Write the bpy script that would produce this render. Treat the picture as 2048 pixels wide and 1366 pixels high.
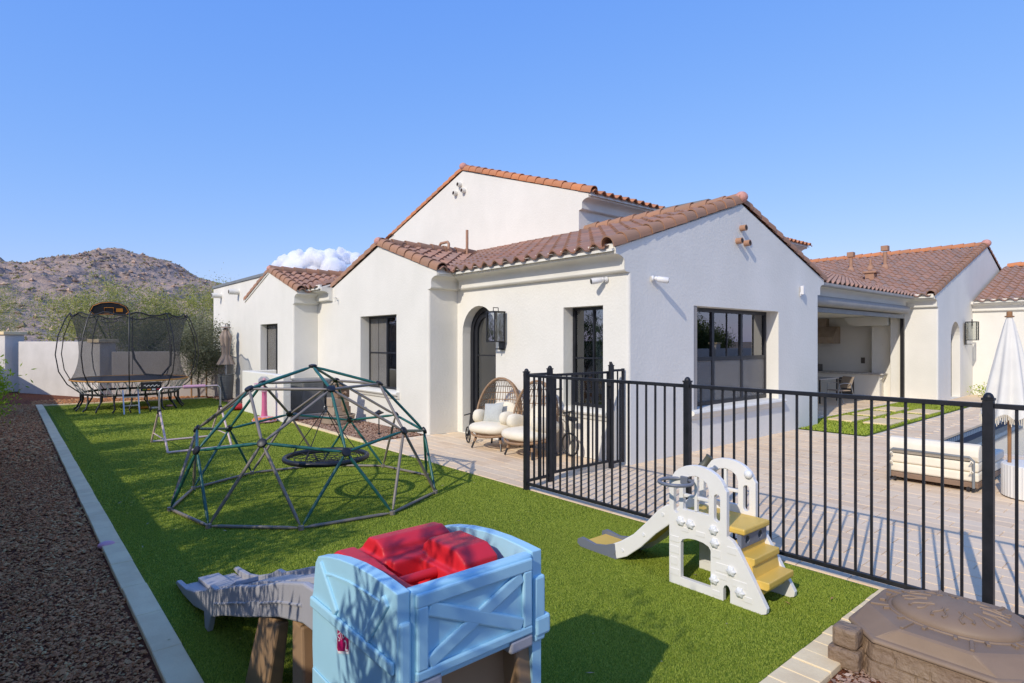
import bpy, bmesh, math, random
import numpy as np
from mathutils import Vector, Matrix
from mathutils.geometry import tessellate_polygon
R = math.radians
random.seed(7)
rng = np.random.default_rng(7)
for o in list(bpy.data.objects):
    bpy.data.objects.remove(o)
scene = bpy.context.scene
col = scene.collection

# ------------------------------------------------------------------ camera
cam_d = bpy.data.cameras.new('camera')
cam = bpy.data.objects.new('camera', cam_d)
col.objects.link(cam)
cam.location = (0, 0, 1.9)
cam.rotation_euler = (R(90), 0, R(-40.617))
cam_d.sensor_width = 36.0
cam_d.lens = 1180 * 36.0 / 2048
cam_d.clip_end = 20000
cam_d.clip_start = 0.05
scene.camera = cam
scene.render.resolution_x = 1024
scene.render.resolution_y = 683

# ------------------------------------------------------------------ light
SUN = Vector((-2.207, -0.61, 1.55)).normalized()      # direction towards the sun
ELEV = math.asin(SUN.z)
AZ = math.atan2(SUN.x, SUN.y)
world = bpy.data.worlds.new('World')
scene.world = world
world.use_nodes = True
wn = world.node_tree.nodes
wl = world.node_tree.links
wn.clear()
sky = wn.new('ShaderNodeTexSky')
sky.sky_type = 'NISHITA'
sky.sun_disc = False
sky.sun_elevation = ELEV
sky.sun_rotation = AZ
sky.altitude = 400
sky.air_density = 1.0
sky.dust_density = 0.6
sky.ozone_density = 2.2
bg = wn.new('ShaderNodeBackground')
bg.inputs['Strength'].default_value = 0.15
wo = wn.new('ShaderNodeOutputWorld')
# the camera's rendering of the sky: one tone curve per channel, the same in every direction
sep = wn.new('ShaderNodeSeparateColor'); com = wn.new('ShaderNodeCombineColor')
wl.new(sky.outputs[0], sep.inputs[0])
for ch, (gain, power) in enumerate(((0.69, 0.82), (1.20, 0.52), (3.42, 0.15))):
    pw = wn.new('ShaderNodeMath'); pw.operation = 'POWER'; pw.inputs[1].default_value = power
    ml = wn.new('ShaderNodeMath'); ml.operation = 'MULTIPLY'; ml.inputs[1].default_value = gain
    wl.new(sep.outputs[ch], pw.inputs[0]); wl.new(pw.outputs[0], ml.inputs[0]); wl.new(ml.outputs[0], com.inputs[ch])
wl.new(com.outputs[0], bg.inputs['Color'])
wl.new(bg.outputs[0], wo.inputs['Surface'])
sun_d = bpy.data.lights.new('sun', 'SUN')
sun_d.energy = 2.12
sun_d.angle = R(0.55)
sun_d.color = (1.0, 0.92, 0.80)
sun = bpy.data.objects.new('sun', sun_d)
col.objects.link(sun)
sun.rotation_euler = (-SUN).to_track_quat('-Z', 'Y').to_euler()
sun.location = (-20, -6, 20)
vs = scene.view_settings
vs.view_transform = 'Standard'
vs.look = 'None'
vs.exposure = 0.61
vs.gamma = 1.0
vs.use_curve_mapping = False
scene.render.engine = 'CYCLES'
scene.cycles.max_bounces = 40
scene.cycles.volume_bounces = 40
scene.cycles.transparent_max_bounces = 24

# ------------------------------------------------------------------ materials
MATS = {}
def M(name, c1, c2=None, rough=0.6, metal=0.0, nscale=3.0, bump=0.0, bscale=40.0, spec=0.5,
      island=0.0, detail=4.0, ramp=(0.35, 0.65), bdist=0.02, coat=0.0, c3=None, stretch=None, trans=0.0, alpha=None, macro=None):
    """procedural principled material: two colours mixed by world-space noise, optional per-piece variation and relief"""
    m = bpy.data.materials.new(name)
    m.use_nodes = True
    n = m.node_tree.nodes; l = m.node_tree.links
    p = n['Principled BSDF']
    p.inputs['Roughness'].default_value = rough
    p.inputs['Metallic'].default_value = metal
    p.inputs['Specular IOR Level'].default_value = spec
    p.inputs['Coat Weight'].default_value = coat
    geo = n.new('ShaderNodeNewGeometry')
    src = geo.outputs['Position']
    if stretch:
        mp = n.new('ShaderNodeMapping'); mp.inputs['Scale'].default_value = stretch
        l.new(src, mp.inputs['Vector']); src = mp.outputs['Vector']
    out = None
    if c2 is None:
        c2 = tuple(x * 0.86 for x in c1)
    tx = n.new('ShaderNodeTexNoise')
    tx.inputs['Scale'].default_value = nscale
    tx.inputs['Detail'].default_value = detail
    tx.inputs['Roughness'].default_value = 0.6
    l.new(src, tx.inputs['Vector'])
    rp = n.new('ShaderNodeValToRGB')
    rp.color_ramp.elements[0].position = ramp[0]; rp.color_ramp.elements[0].color = (*c1, 1)
    rp.color_ramp.elements[1].position = ramp[1]; rp.color_ramp.elements[1].color = (*c2, 1)
    l.new(tx.outputs['Fac'], rp.inputs['Fac'])
    out = rp.outputs['Color']
    if island > 0:
        oi = n.new('ShaderNodeObjectInfo')
        ad = n.new('ShaderNodeMath'); ad.operation = 'ADD'
        l.new(geo.outputs['Random Per Island'], ad.inputs[0]); l.new(oi.outputs['Random'], ad.inputs[1])
        fr = n.new('ShaderNodeMath'); fr.operation = 'FRACT'; l.new(ad.outputs[0], fr.inputs[0])
        r2 = n.new('ShaderNodeValToRGB')
        ce = r2.color_ramp
        a = c3 if c3 else [tuple(x * (1 - island) for x in c1), tuple(min(1, x * (1 + island)) for x in c1)]
        ce.elements[0].color = (*a[0], 1); ce.elements[1].color = (*a[-1], 1)
        for i, cc in enumerate(a[1:-1]):
            e = ce.elements.new((i + 1) / (len(a) - 1)); e.color = (*cc, 1)
        l.new(fr.outputs[0], r2.inputs['Fac'])
        mx = n.new('ShaderNodeMix'); mx.data_type = 'RGBA'
        mx.inputs['Factor'].default_value = 0.7
        l.new(out, mx.inputs['A']); l.new(r2.outputs['Color'], mx.inputs['B'])
        out = mx.outputs['Result']
    if macro:      # slow drift of tone: (scale, darkest, lightest, stretch)
        mv = n.new('ShaderNodeMapping'); mv.inputs['Scale'].default_value = macro[3]
        l.new(geo.outputs['Position'], mv.inputs['Vector'])
        mt = n.new('ShaderNodeTexNoise'); mt.inputs['Scale'].default_value = macro[0]; mt.inputs['Detail'].default_value = 3
        l.new(mv.outputs['Vector'], mt.inputs['Vector'])
        mr = n.new('ShaderNodeMapRange'); mr.inputs['From Min'].default_value = 0.3; mr.inputs['From Max'].default_value = 0.7
        mr.inputs['To Min'].default_value = macro[1]; mr.inputs['To Max'].default_value = macro[2]
        l.new(mt.outputs['Fac'], mr.inputs['Value'])
        mm = n.new('ShaderNodeMix'); mm.data_type = 'RGBA'; mm.blend_type = 'MULTIPLY'; mm.inputs['Factor'].default_value = 1.0
        cc = n.new('ShaderNodeCombineColor')
        for q_ in range(3): l.new(mr.outputs['Result'], cc.inputs[q_])
        l.new(out, mm.inputs['A']); l.new(cc.outputs[0], mm.inputs['B']); out = mm.outputs['Result']
    l.new(out, p.inputs['Base Color'])
    if bump > 0:
        bt = n.new('ShaderNodeTexNoise'); bt.inputs['Scale'].default_value = bscale; bt.inputs['Detail'].default_value = 5
        l.new(src, bt.inputs['Vector'])
        bp = n.new('ShaderNodeBump'); bp.inputs['Strength'].default_value = bump; bp.inputs['Distance'].default_value = bdist
        l.new(bt.outputs['Fac'], bp.inputs['Height']); l.new(bp.outputs['Normal'], p.inputs['Normal'])
    if trans > 0:
        tr = n.new('ShaderNodeBsdfTranslucent'); l.new(out, tr.inputs['Color'])
        ms = n.new('ShaderNodeMixShader'); ms.inputs[0].default_value = trans
        l.new(p.outputs[0], ms.inputs[1]); l.new(tr.outputs[0], ms.inputs[2])
        l.new(ms.outputs[0], n['Material Output'].inputs['Surface'])
    if alpha is not None:
        tp = n.new('ShaderNodeBsdfTransparent')
        ms = n.new('ShaderNodeMixShader'); ms.inputs[0].default_value = alpha
        l.new(tp.outputs[0], ms.inputs[1]); l.new(p.outputs[0], ms.inputs[2])
        l.new(ms.outputs[0], n['Material Output'].inputs['Surface'])
    MATS[name] = m
    return m

def glass_mat(name, tint=(0.8, 0.86, 0.85), refl=1.0, ior=1.5, base=0.10):
    m = bpy.data.materials.new(name); m.use_nodes = True
    n = m.node_tree.nodes; l = m.node_tree.links; n.remove(n['Principled BSDF'])
    fr = n.new('ShaderNodeFresnel'); fr.inputs['IOR'].default_value = ior
    mu = n.new('ShaderNodeMath'); mu.operation = 'MULTIPLY_ADD'; mu.inputs[1].default_value = refl; mu.inputs[2].default_value = base
    l.new(fr.outputs[0], mu.inputs[0])
    tp = n.new('ShaderNodeBsdfTransparent'); tp.inputs[0].default_value = (*tint, 1)
    gl = n.new('ShaderNodeBsdfGlossy'); gl.inputs['Roughness'].default_value = 0.01
    ms = n.new('ShaderNodeMixShader')
    l.new(mu.outputs[0], ms.inputs[0]); l.new(tp.outputs[0], ms.inputs[1]); l.new(gl.outputs[0], ms.inputs[2])
    l.new(ms.outputs[0], n['Material Output'].inputs['Surface'])
    MATS[name] = m
    return m

M('stucco', (0.803, 0.774, 0.698), (0.755, 0.730, 0.654), rough=0.9, nscale=0.9, bump=0.22, bscale=24, bdist=0.025, spec=0.2, macro=(0.7, 0.97, 1.02, (1.6, 1.6, 0.6)))
M('trim', (0.803, 0.779, 0.702), (0.760, 0.735, 0.659), rough=0.85, nscale=2.0, bump=0.12, bscale=20, spec=0.2, macro=(1.2, 0.94, 1.03, (1, 1, 1)))
M('wall_grey', (0.672, 0.627, 0.570), (0.582, 0.543, 0.490), rough=0.9, nscale=1.2, bump=0.3, bscale=18, spec=0.2)
M('wall_tan', (0.55, 0.50, 0.45), (0.47, 0.43, 0.39), rough=0.9, nscale=1.2, bump=0.3, bscale=18, spec=0.2)
TILEC = [(0.40, 0.215, 0.145), (0.27, 0.17, 0.13), (0.47, 0.25, 0.165), (0.33, 0.22, 0.175), (0.43, 0.21, 0.135), (0.30, 0.19, 0.15), (0.37, 0.24, 0.185)]
M('tile', (0.40, 0.23, 0.16), (0.28, 0.17, 0.125), rough=0.85, nscale=9, bump=0.25, bscale=60, island=0.5, c3=TILEC, bdist=0.01, spec=0.3)
M('tile_far', (0.392, 0.231, 0.163), (0.304, 0.196, 0.150), rough=0.85, nscale=9, bump=0.25, bscale=60, island=0.5,
  c3=[(0.420, 0.231, 0.156), (0.304, 0.217, 0.182), (0.478, 0.266, 0.182), (0.348, 0.252, 0.215), (0.450, 0.238, 0.156)], bdist=0.01, spec=0.3)
M('tile_rake', (0.388, 0.210, 0.126), (0.295, 0.173, 0.112), rough=0.85, nscale=7, bump=0.25, bscale=60, island=0.4,
  c3=[(0.419, 0.217, 0.126), (0.310, 0.195, 0.133), (0.465, 0.240, 0.140), (0.357, 0.210, 0.140)], bdist=0.01, spec=0.3)
M('tile_orange', (0.525, 0.204, 0.088), (0.425, 0.180, 0.088), rough=0.85, nscale=7, bump=0.25, bscale=60, island=0.4,
  c3=[(0.600, 0.228, 0.094), (0.450, 0.216, 0.121), (0.675, 0.264, 0.110), (0.413, 0.204, 0.121)], bdist=0.01, spec=0.3)
M('mortar_pink', (0.52, 0.25, 0.2), (0.62, 0.33, 0.28), rough=0.9, nscale=20, bump=0.3)
M('terracotta', (0.42, 0.24, 0.15), (0.36, 0.2, 0.13), rough=0.85, nscale=10, bump=0.2)
M('shade_black', (0.05, 0.035, 0.03), rough=0.95)  # near-black standing for the shade inside the wall tubes
M('metal_grey', (0.22, 0.23, 0.23), (0.18, 0.19, 0.19), rough=0.5, nscale=4)
M('screen_grey', (0.396, 0.370, 0.328), (0.352, 0.330, 0.295), rough=0.7, nscale=4)
M('black_metal', (0.012, 0.012, 0.014), (0.02, 0.02, 0.022), rough=0.42, nscale=12, bump=0.05, bscale=120)
M('fence_paint', (0.010, 0.011, 0.014), (0.02, 0.02, 0.024), rough=0.45, nscale=9, bump=0.08, bscale=90, spec=0.4)
M('dark_frame', (0.010, 0.011, 0.016), (0.016, 0.017, 0.022), rough=0.4, nscale=6)
M('interior', (0.34, 0.32, 0.29), (0.30, 0.28, 0.26), rough=0.9)
M('interior_dark', (0.05, 0.05, 0.045), (0.035, 0.035, 0.03), rough=0.9)
M('curtain', (0.75, 0.75, 0.70), (0.6, 0.6, 0.57), rough=0.95, nscale=6, stretch=(8, 8, 0.3))
M('insect_screen', (0.30, 0.285, 0.26), (0.27, 0.255, 0.235), rough=0.8, alpha=0.45)
M('blind', (0.42, 0.44, 0.42), (0.36, 0.38, 0.36), rough=0.8)
glass_mat('glass', (0.72, 0.80, 0.78), 1.6, 1.5, 0.16)
glass_mat('lamp_glass', (0.90, 0.91, 0.90), 0.5, 1.45, 0.02)
M('lawn', (0.155, 0.216, 0.022), (0.101, 0.150, 0.014), rough=0.95, nscale=25, bump=0.5, bscale=220, bdist=0.03, spec=0.1)
M('blade', (0.314, 0.392, 0.035), (0.252, 0.333, 0.028), rough=0.55, nscale=2.2, island=0.5, macro=(0.75, 0.90, 1.12, (1, 0.45, 1)),
  c3=[(0.183, 0.246, 0.020), (0.406, 0.480, 0.060), (0.270, 0.351, 0.028), (0.528, 0.550, 0.097), (0.317, 0.405, 0.036)], spec=0.35, trans=0.22)
M('gravel_base', (0.281, 0.104, 0.055), (0.142, 0.054, 0.028), rough=0.95, nscale=30, bump=0.8, bscale=60, bdist=0.05, spec=0.1)
M('pebble', (0.530, 0.232, 0.099), (0.343, 0.154, 0.067), rough=0.9, nscale=20, island=0.6, spec=0.25,
  c3=[(0.250, 0.106, 0.044), (0.622, 0.261, 0.108), (0.374, 0.165, 0.074), (0.702, 0.386, 0.168), (0.466, 0.182, 0.077), (0.702, 0.541, 0.245)])
M('pebble_light', (0.345, 0.224, 0.163), (0.230, 0.153, 0.110), rough=0.9, nscale=20, island=0.6, spec=0.25,
  c3=[(0.184, 0.112, 0.079), (0.414, 0.255, 0.180), (0.276, 0.173, 0.123), (0.506, 0.347, 0.255), (0.322, 0.194, 0.132), (0.575, 0.439, 0.334)])
M('desert', (0.36, 0.28, 0.22), (0.27, 0.21, 0.165), rough=0.95, nscale=0.25, bump=0.5, bscale=3, bdist=0.1, spec=0.1)
M('kerb', (0.881, 0.706, 0.420), (0.763, 0.586, 0.340), rough=0.85, nscale=3.5, bump=0.25, bscale=70, bdist=0.006, spec=0.25)
M('paver', (0.809, 0.624, 0.419), (0.719, 0.546, 0.361), rough=0.8, nscale=5, bump=0.25, bscale=60, bdist=0.006, island=0.3, spec=0.25, macro=(0.5, 0.92, 1.06, (1, 1, 1)),
  c3=[(0.742, 0.582, 0.406), (0.843, 0.666, 0.460), (0.697, 0.520, 0.343), (0.820, 0.619, 0.406), (0.786, 0.640, 0.460), (0.854, 0.655, 0.433)])
M('joint', (0.793, 0.683, 0.532), (0.688, 0.584, 0.447), rough=0.95, nscale=20)
M('concrete', (0.46, 0.42, 0.38), (0.40, 0.36, 0.32), rough=0.9, nscale=6, bump=0.2)
M('pool_plaster', (0.33, 0.35, 0.35), (0.29, 0.31, 0.31), rough=0.8)
M('pool_tile', (0.006, 0.016, 0.045), (0.012, 0.025, 0.06), rough=0.6, nscale=30)
M('rock_hill', (0.411, 0.307, 0.243), (0.293, 0.220, 0.180), rough=0.95, nscale=0.09, bump=1.0, bscale=0.35, bdist=1.6, detail=9, ramp=(0.42, 0.6), spec=0.1)
M('scrub', (0.288, 0.253, 0.120), (0.228, 0.207, 0.090), rough=0.9, nscale=0.5, island=0.4, spec=0.1)
M('boulder', (0.432, 0.304, 0.223), (0.238, 0.172, 0.138), rough=0.95, nscale=0.6, bump=0.8, bscale=2, bdist=0.3, island=0.5, spec=0.1)
M('bark', (0.16, 0.13, 0.10), (0.10, 0.08, 0.06), rough=0.9, nscale=12, bump=0.6, bscale=30)
M('bark_green', (0.19, 0.19, 0.09), (0.14, 0.14, 0.07), rough=0.8, nscale=12)
def leafm(name, cs, tr=0.25):
    M(name, cs[0], cs[1], rough=0.55, nscale=1.5, island=0.5, c3=cs, spec=0.3, trans=tr)
leafm('leaf_palo', [(0.42, 0.42, 0.10), (0.32, 0.34, 0.08), (0.50, 0.48, 0.15), (0.26, 0.28, 0.07)], 0.35)
leafm('leaf_dark', [(0.11, 0.14, 0.04), (0.075, 0.10, 0.028), (0.17, 0.20, 0.06), (0.09, 0.12, 0.035)])
leafm('leaf_olive', [(0.24, 0.25, 0.14), (0.17, 0.18, 0.10), (0.32, 0.32, 0.2), (0.14, 0.15, 0.08)])
leafm('leaf_bright', [(0.36, 0.48, 0.03), (0.26, 0.38, 0.025), (0.46, 0.56, 0.05), (0.18, 0.28, 0.02)], 0.45)
leafm('leaf_mid', [(0.07, 0.11, 0.03), (0.05, 0.085, 0.022), (0.10, 0.15, 0.045)], 0.2)
M('wood', (0.33, 0.17, 0.07), (0.26, 0.13, 0.055), rough=0.7, nscale=10, stretch=(4, 4, 0.4))
M('stake', (0.46, 0.25, 0.11), (0.38, 0.2, 0.09), rough=0.8)
M('green_steel', (0.022, 0.125, 0.098), (0.018, 0.105, 0.083), rough=0.4, nscale=10)
M('taupe_steel', (0.23, 0.195, 0.16), (0.20, 0.17, 0.14), rough=0.42, nscale=10)
M('black_plastic', (0.012, 0.012, 0.014), (0.018, 0.018, 0.02), rough=0.45)
M('rope', (0.02, 0.02, 0.022), rough=0.8)
M('steel', (0.5, 0.5, 0.5), rough=0.35, metal=0.8)
M('net', (0.060, 0.062, 0.068), (0.052, 0.054, 0.060), rough=0.9, alpha=0.46, spec=0.1)
M('mat_black', (0.018, 0.018, 0.02), rough=0.8)
M('orange_trim', (0.55, 0.27, 0.06), (0.48, 0.23, 0.05), rough=0.7)
M('white_rod', (0.72, 0.72, 0.70), rough=0.5)
M('blue_plastic', (0.40, 0.68, 0.80), (0.37, 0.65, 0.77), rough=0.48, nscale=3, bump=0.04, bscale=150, bdist=0.003)
M('red_plastic', (0.70, 0.02, 0.03), (0.64, 0.018, 0.028), rough=0.5, nscale=3, bump=0.04, bscale=150, bdist=0.003)
M('grey_plastic', (0.42, 0.41, 0.42), (0.38, 0.37, 0.38), rough=0.5, nscale=3, bump=0.04, bscale=150, bdist=0.003)
M('tan_plastic', (0.36, 0.225, 0.12), (0.32, 0.20, 0.105), rough=0.5, nscale=3, bump=0.04, bscale=150, bdist=0.003)
M('white_plastic', (0.832, 0.809, 0.750), (0.791, 0.767, 0.710), rough=0.45, nscale=3, bump=0.03, bscale=150, bdist=0.003)
M('bright_white', (0.84, 0.84, 0.82), rough=0.4)
M('slate_plastic', (0.17, 0.185, 0.22), (0.15, 0.165, 0.20), rough=0.45)
M('yellow_plastic', (0.76, 0.50, 0.10), (0.70, 0.46, 0.09), rough=0.45, nscale=4)
M('olive_plastic', (0.10, 0.10, 0.07), rough=0.5)
M('sandbox_brown', (0.294, 0.201, 0.127), (0.237, 0.161, 0.103), rough=0.6, nscale=2.2, bump=0.15, bscale=90, bdist=0.004)
M('sandbox_rock', (0.281, 0.196, 0.122), (0.225, 0.149, 0.096), rough=0.65, nscale=4, bump=0.9, bscale=22, bdist=0.03)
M('magenta', (0.48, 0.004, 0.11), rough=0.5)
M('decal_white', (0.82, 0.82, 0.82), rough=0.5)
M('cushion', (0.840, 0.762, 0.607), (0.788, 0.713, 0.564), rough=0.95, nscale=8, bump=0.2, bscale=30, bdist=0.01)
M('pillow_grey', (0.52, 0.53, 0.49), (0.46, 0.47, 0.44), rough=0.95, nscale=30, bump=0.2, bscale=200, bdist=0.004)
M('wicker', (0.36, 0.225, 0.13), (0.27, 0.165, 0.09), rough=0.6, nscale=25)
M('umbrella_white', (0.848, 0.824, 0.744), (0.784, 0.762, 0.698), rough=0.95, nscale=4, trans=0.15)
M('umbrella_tan', (0.33, 0.26, 0.21), (0.28, 0.22, 0.18), rough=0.95, nscale=5)
M('drum_white', (0.799, 0.770, 0.699), (0.756, 0.728, 0.662), rough=0.6)
M('planter_grey', (0.14, 0.145, 0.145), (0.11, 0.115, 0.115), rough=0.6, nscale=8)
M('ac_grey', (0.17, 0.17, 0.165), (0.14, 0.14, 0.135), rough=0.6)
M('pink_plastic', (0.68, 0.16, 0.30), (0.62, 0.14, 0.27), rough=0.45)
M('pink_pale', (0.72, 0.38, 0.46), (0.68, 0.35, 0.43), rough=0.55)
M('pink_steel', (0.66, 0.50, 0.46), (0.62, 0.46, 0.42), rough=0.4)
M('orange_plastic', (0.75, 0.25, 0.03), (0.68, 0.2, 0.03), rough=0.5)
M('tan_stone', (0.42, 0.33, 0.24), (0.35, 0.27, 0.2), rough=0.85, nscale=6, bump=0.3)
M('brown_box', (0.26, 0.17, 0.11), (0.22, 0.14, 0.09), rough=0.8)
M('board_orange', (0.65, 0.25, 0.02), rough=0.6)
M('stone_top', (0.55, 0.52, 0.48), (0.35, 0.33, 0.31), rough=0.4, nscale=12)
M('appliance', (0.13, 0.115, 0.10), rough=0.4, metal=0.3)
M('white_device', (0.80, 0.80, 0.80), rough=0.4)
M('red_bit', (0.5, 0.02, 0.03), rough=0.5)
M('cloud', (0.9, 0.9, 0.9), (0.86, 0.87, 0.9), rough=1.0, nscale=0.01, spec=0.0)

# ------------------------------------------------------------------ helpers
def off(p):
    v = Vector((0, 0, 0))
    while p is not None:
        v += p.location; p = p.parent
    return v

class MB:
    def __init__(s): s.v = []; s.f = []
    def add(s, vs_, fs):
        n = len(s.v); s.v += [tuple(x) for x in vs_]; s.f += [tuple(i + n for i in f) for f in fs]; return s
    def box(s, x0, x1, y0, y1, z0, z1):
        return s.add([(x0, y0, z0), (x1, y0, z0), (x1, y1, z0), (x0, y1, z0), (x0, y0, z1), (x1, y0, z1), (x1, y1, z1), (x0, y1, z1)],
                     [(0, 3, 2, 1), (4, 5, 6, 7), (0, 1, 5, 4), (1, 2, 6, 5), (2, 3, 7, 6), (3, 0, 4, 7)])
    def bar(s, a, b, w, h, up=(0, 0, 1)):
        a = Vector(a); b = Vector(b); d = (b - a).normalized(); u = Vector(up)
        r = d.cross(u)
        if r.length < 1e-4: r = d.cross(Vector((0, 1, 0)))
        r.normalize(); u = r.cross(d).normalized()
        vs_ = []
        for p in (a, b):
            for i, j in ((-1, -1), (1, -1), (1, 1), (-1, 1)): vs_.append(p + r * (w / 2 * i) + u * (h / 2 * j))
        return s.add(vs_, [(0, 1, 2, 3), (7, 6, 5, 4), (0, 4, 5, 1), (1, 5, 6, 2), (2, 6, 7, 3), (3, 7, 4, 0)])
    def tube(s, pts, r, n=8, closed=False):
        P = [Vector(p) for p in pts]; m = len(P); rs = r if isinstance(r, (list, tuple)) else [r] * m
        T = []
        for i in range(m):
            a = P[i - 1] if (i > 0 or closed) else P[i]; b = P[(i + 1) % m] if (i < m - 1 or closed) else P[i]
            T.append((b - a).normalized())
        ref = Vector((0, 0, 1)) if abs(T[0].z) < 0.9 else Vector((1, 0, 0))
        nrm = (ref - T[0] * ref.dot(T[0])).normalized(); vs_ = []
        for i in range(m):
            nrm = nrm - T[i] * nrm.dot(T[i])
            if nrm.length < 1e-5: nrm = T[i].orthogonal()
            nrm.normalize(); bn = T[i].cross(nrm)
            for k in range(n):
                an = 2 * math.pi * k / n; vs_.append(P[i] + (nrm * math.cos(an) + bn * math.sin(an)) * rs[i])
        fs = []
        for i in range(m if closed else m - 1):
            j = (i + 1) % m
            for k in range(n): fs.append((i * n + k, i * n + (k + 1) % n, j * n + (k + 1) % n, j * n + k))
        if not closed:
            fs.append(tuple(range(n - 1, -1, -1))); fs.append(tuple((m - 1) * n + k for k in range(n)))
        return s.add(vs_, fs)
    def lathe(s, prof, c=(0, 0, 0), n=20, sx=1.0, sy=1.0, wob=None):
        vs_ = []; m = len(prof)
        for r, z in prof:
            for k in range(n):
                a = 2 * math.pi * k / n; q = r * (wob(a, z) if wob else 1)
                vs_.append((c[0] + q * math.cos(a) * sx, c[1] + q * math.sin(a) * sy, c[2] + z))
        fs = [(i * n + k, i * n + (k + 1) % n, (i + 1) * n + (k + 1) % n, (i + 1) * n + k) for i in range(m - 1) for k in range(n)]
        fs.append(tuple(range(n - 1, -1, -1))); fs.append(tuple((m - 1) * n + k for k in range(n)))
        return s.add(vs_, fs)
    def cyl(s, a, b, r, n=14): return s.tube([a, b], r, n)
    def prism(s, poly, plane, d0, d1, holes=()):
        def mk(p, d):
            return (d, p[0], p[1]) if plane == 'x' else ((p[0], d, p[1]) if plane == 'y' else (p[0], p[1], d))
        loops = [list(poly)] + [list(h) for h in holes]
        flat = [p for L in loops for p in L]; n = len(flat)
        tri = tessellate_polygon([[Vector((p[0], p[1], 0)) for p in L] for L in loops])
        fs = [tuple(t) for t in tri] + [tuple(i + n for i in reversed(t)) for t in tri]
        st = 0
        for L in loops:
            k = len(L)
            for i in range(k):
                a = st + i; b = st + (i + 1) % k
                fs.append((a, b, b + n, a + n))
            st += k
        return s.add([mk(p, d0) for p in flat] + [mk(p, d1) for p in flat], fs)
    def sheet(s, poly, plane, d, holes=(), depth=0.0):
        """a wall face with openings and their reveals (depth measured along the plane's axis)"""
        def mk(p, q):
            return (q, p[0], p[1]) if plane == 'x' else ((p[0], q, p[1]) if plane == 'y' else (p[0], p[1], q))
        loops = [list(poly)] + [list(h) for h in holes]
        flat = [p for L in loops for p in L]
        tri = tessellate_polygon([[Vector((p[0], p[1], 0)) for p in L] for L in loops])
        s.add([mk(p, d) for p in flat], [tuple(t) for t in tri])
        for h in holes:
            k = len(h)
            s.add([mk(p, d) for p in h] + [mk(p, d + depth) for p in h], [(i, (i + 1) % k, (i + 1) % k + k, i + k) for i in range(k)])
        return s
    def ell(s, c, rx, ry, rz, n=16, m=10, p=1.0, rot=None):
        vs_ = []; c = Vector(c)
        sg = lambda x: math.copysign(abs(x) ** p, x)
        for i in range(m + 1):
            t = math.pi * i / m
            for k in range(n):
                a = 2 * math.pi * k / n
                q = Vector((rx * sg(math.sin(t)) * sg(math.cos(a)), ry * sg(math.sin(t)) * sg(math.sin(a)), rz * sg(math.cos(t))))
                if rot: q = rot @ q
                vs_.append(c + q)
        fs = [(i * n + k, (i + 1) * n + k, (i + 1) * n + (k + 1) % n, i * n + (k + 1) % n) for i in range(m) for k in range(n)]
        return s.add(vs_, fs)
    def grid(s, fn, nu, nv):
        vs_ = [fn(i / nu, j / nv) for i in range(nu + 1) for j in range(nv + 1)]
        fs = [(i * (nv + 1) + j, (i + 1) * (nv + 1) + j, (i + 1) * (nv + 1) + j + 1, i * (nv + 1) + j + 1) for i in range(nu) for j in range(nv)]
        return s.add(vs_, fs)
    def mesh(s, name, mat, smooth=0, recalc=True):
        me = bpy.data.meshes.new(name); me.from_pydata(s.v, [], s.f)
        if recalc:
            bm = bmesh.new(); bm.from_mesh(me)
            bmesh.ops.remove_doubles(bm, verts=bm.verts, dist=1e-5)
            bmesh.ops.recalc_face_normals(bm, faces=bm.faces); bm.to_mesh(me); bm.free()
        me.materials.append(MATS[mat])
        if smooth:
            me.shade_smooth(); me.set_sharp_from_angle(angle=R(smooth))
        me.update(); return me
    def build(s, name, mat, parent=None, smooth=0, bevel=0.0, local=False, recalc=True, segs=2):
        if parent is not None and not local:
            o_ = off(parent); s.v = [(a - o_.x, b - o_.y, c - o_.z) for a, b, c in s.v]
        ob = bpy.data.objects.new(name, s.mesh(name, mat, smooth, recalc)); col.objects.link(ob)
        ob.parent = parent
        if bevel > 0:
            b = ob.modifiers.new('bevel', 'BEVEL'); b.width = bevel; b.segments = segs; b.limit_method = 'ANGLE'; b.angle_limit = R(40)
            if hasattr(b, 'harden_normals'): b.harden_normals = False
        return ob

def np_obj(name, V, F, mat, parent=None, smooth=False):
    """a big mesh straight from arrays: V (n,3), F (m,k)"""
    me = bpy.data.meshes.new(name); V = np.asarray(V, dtype=np.float32); F = np.asarray(F, dtype=np.int32)
    k = F.shape[1]
    me.vertices.add(len(V)); me.vertices.foreach_set('co', V.ravel())
    me.loops.add(F.size); me.loops.foreach_set('vertex_index', F.ravel())
    me.polygons.add(len(F)); me.polygons.foreach_set('loop_start', np.arange(0, F.size, k, dtype=np.int32))
    me.polygons.foreach_set('use_smooth', np.full(len(F), smooth))
    me.materials.append(MATS[mat]); me.update(calc_edges=True); me.validate()
    ob = bpy.data.objects.new(name, me); col.objects.link(ob); ob.parent = parent
    return ob

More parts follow.
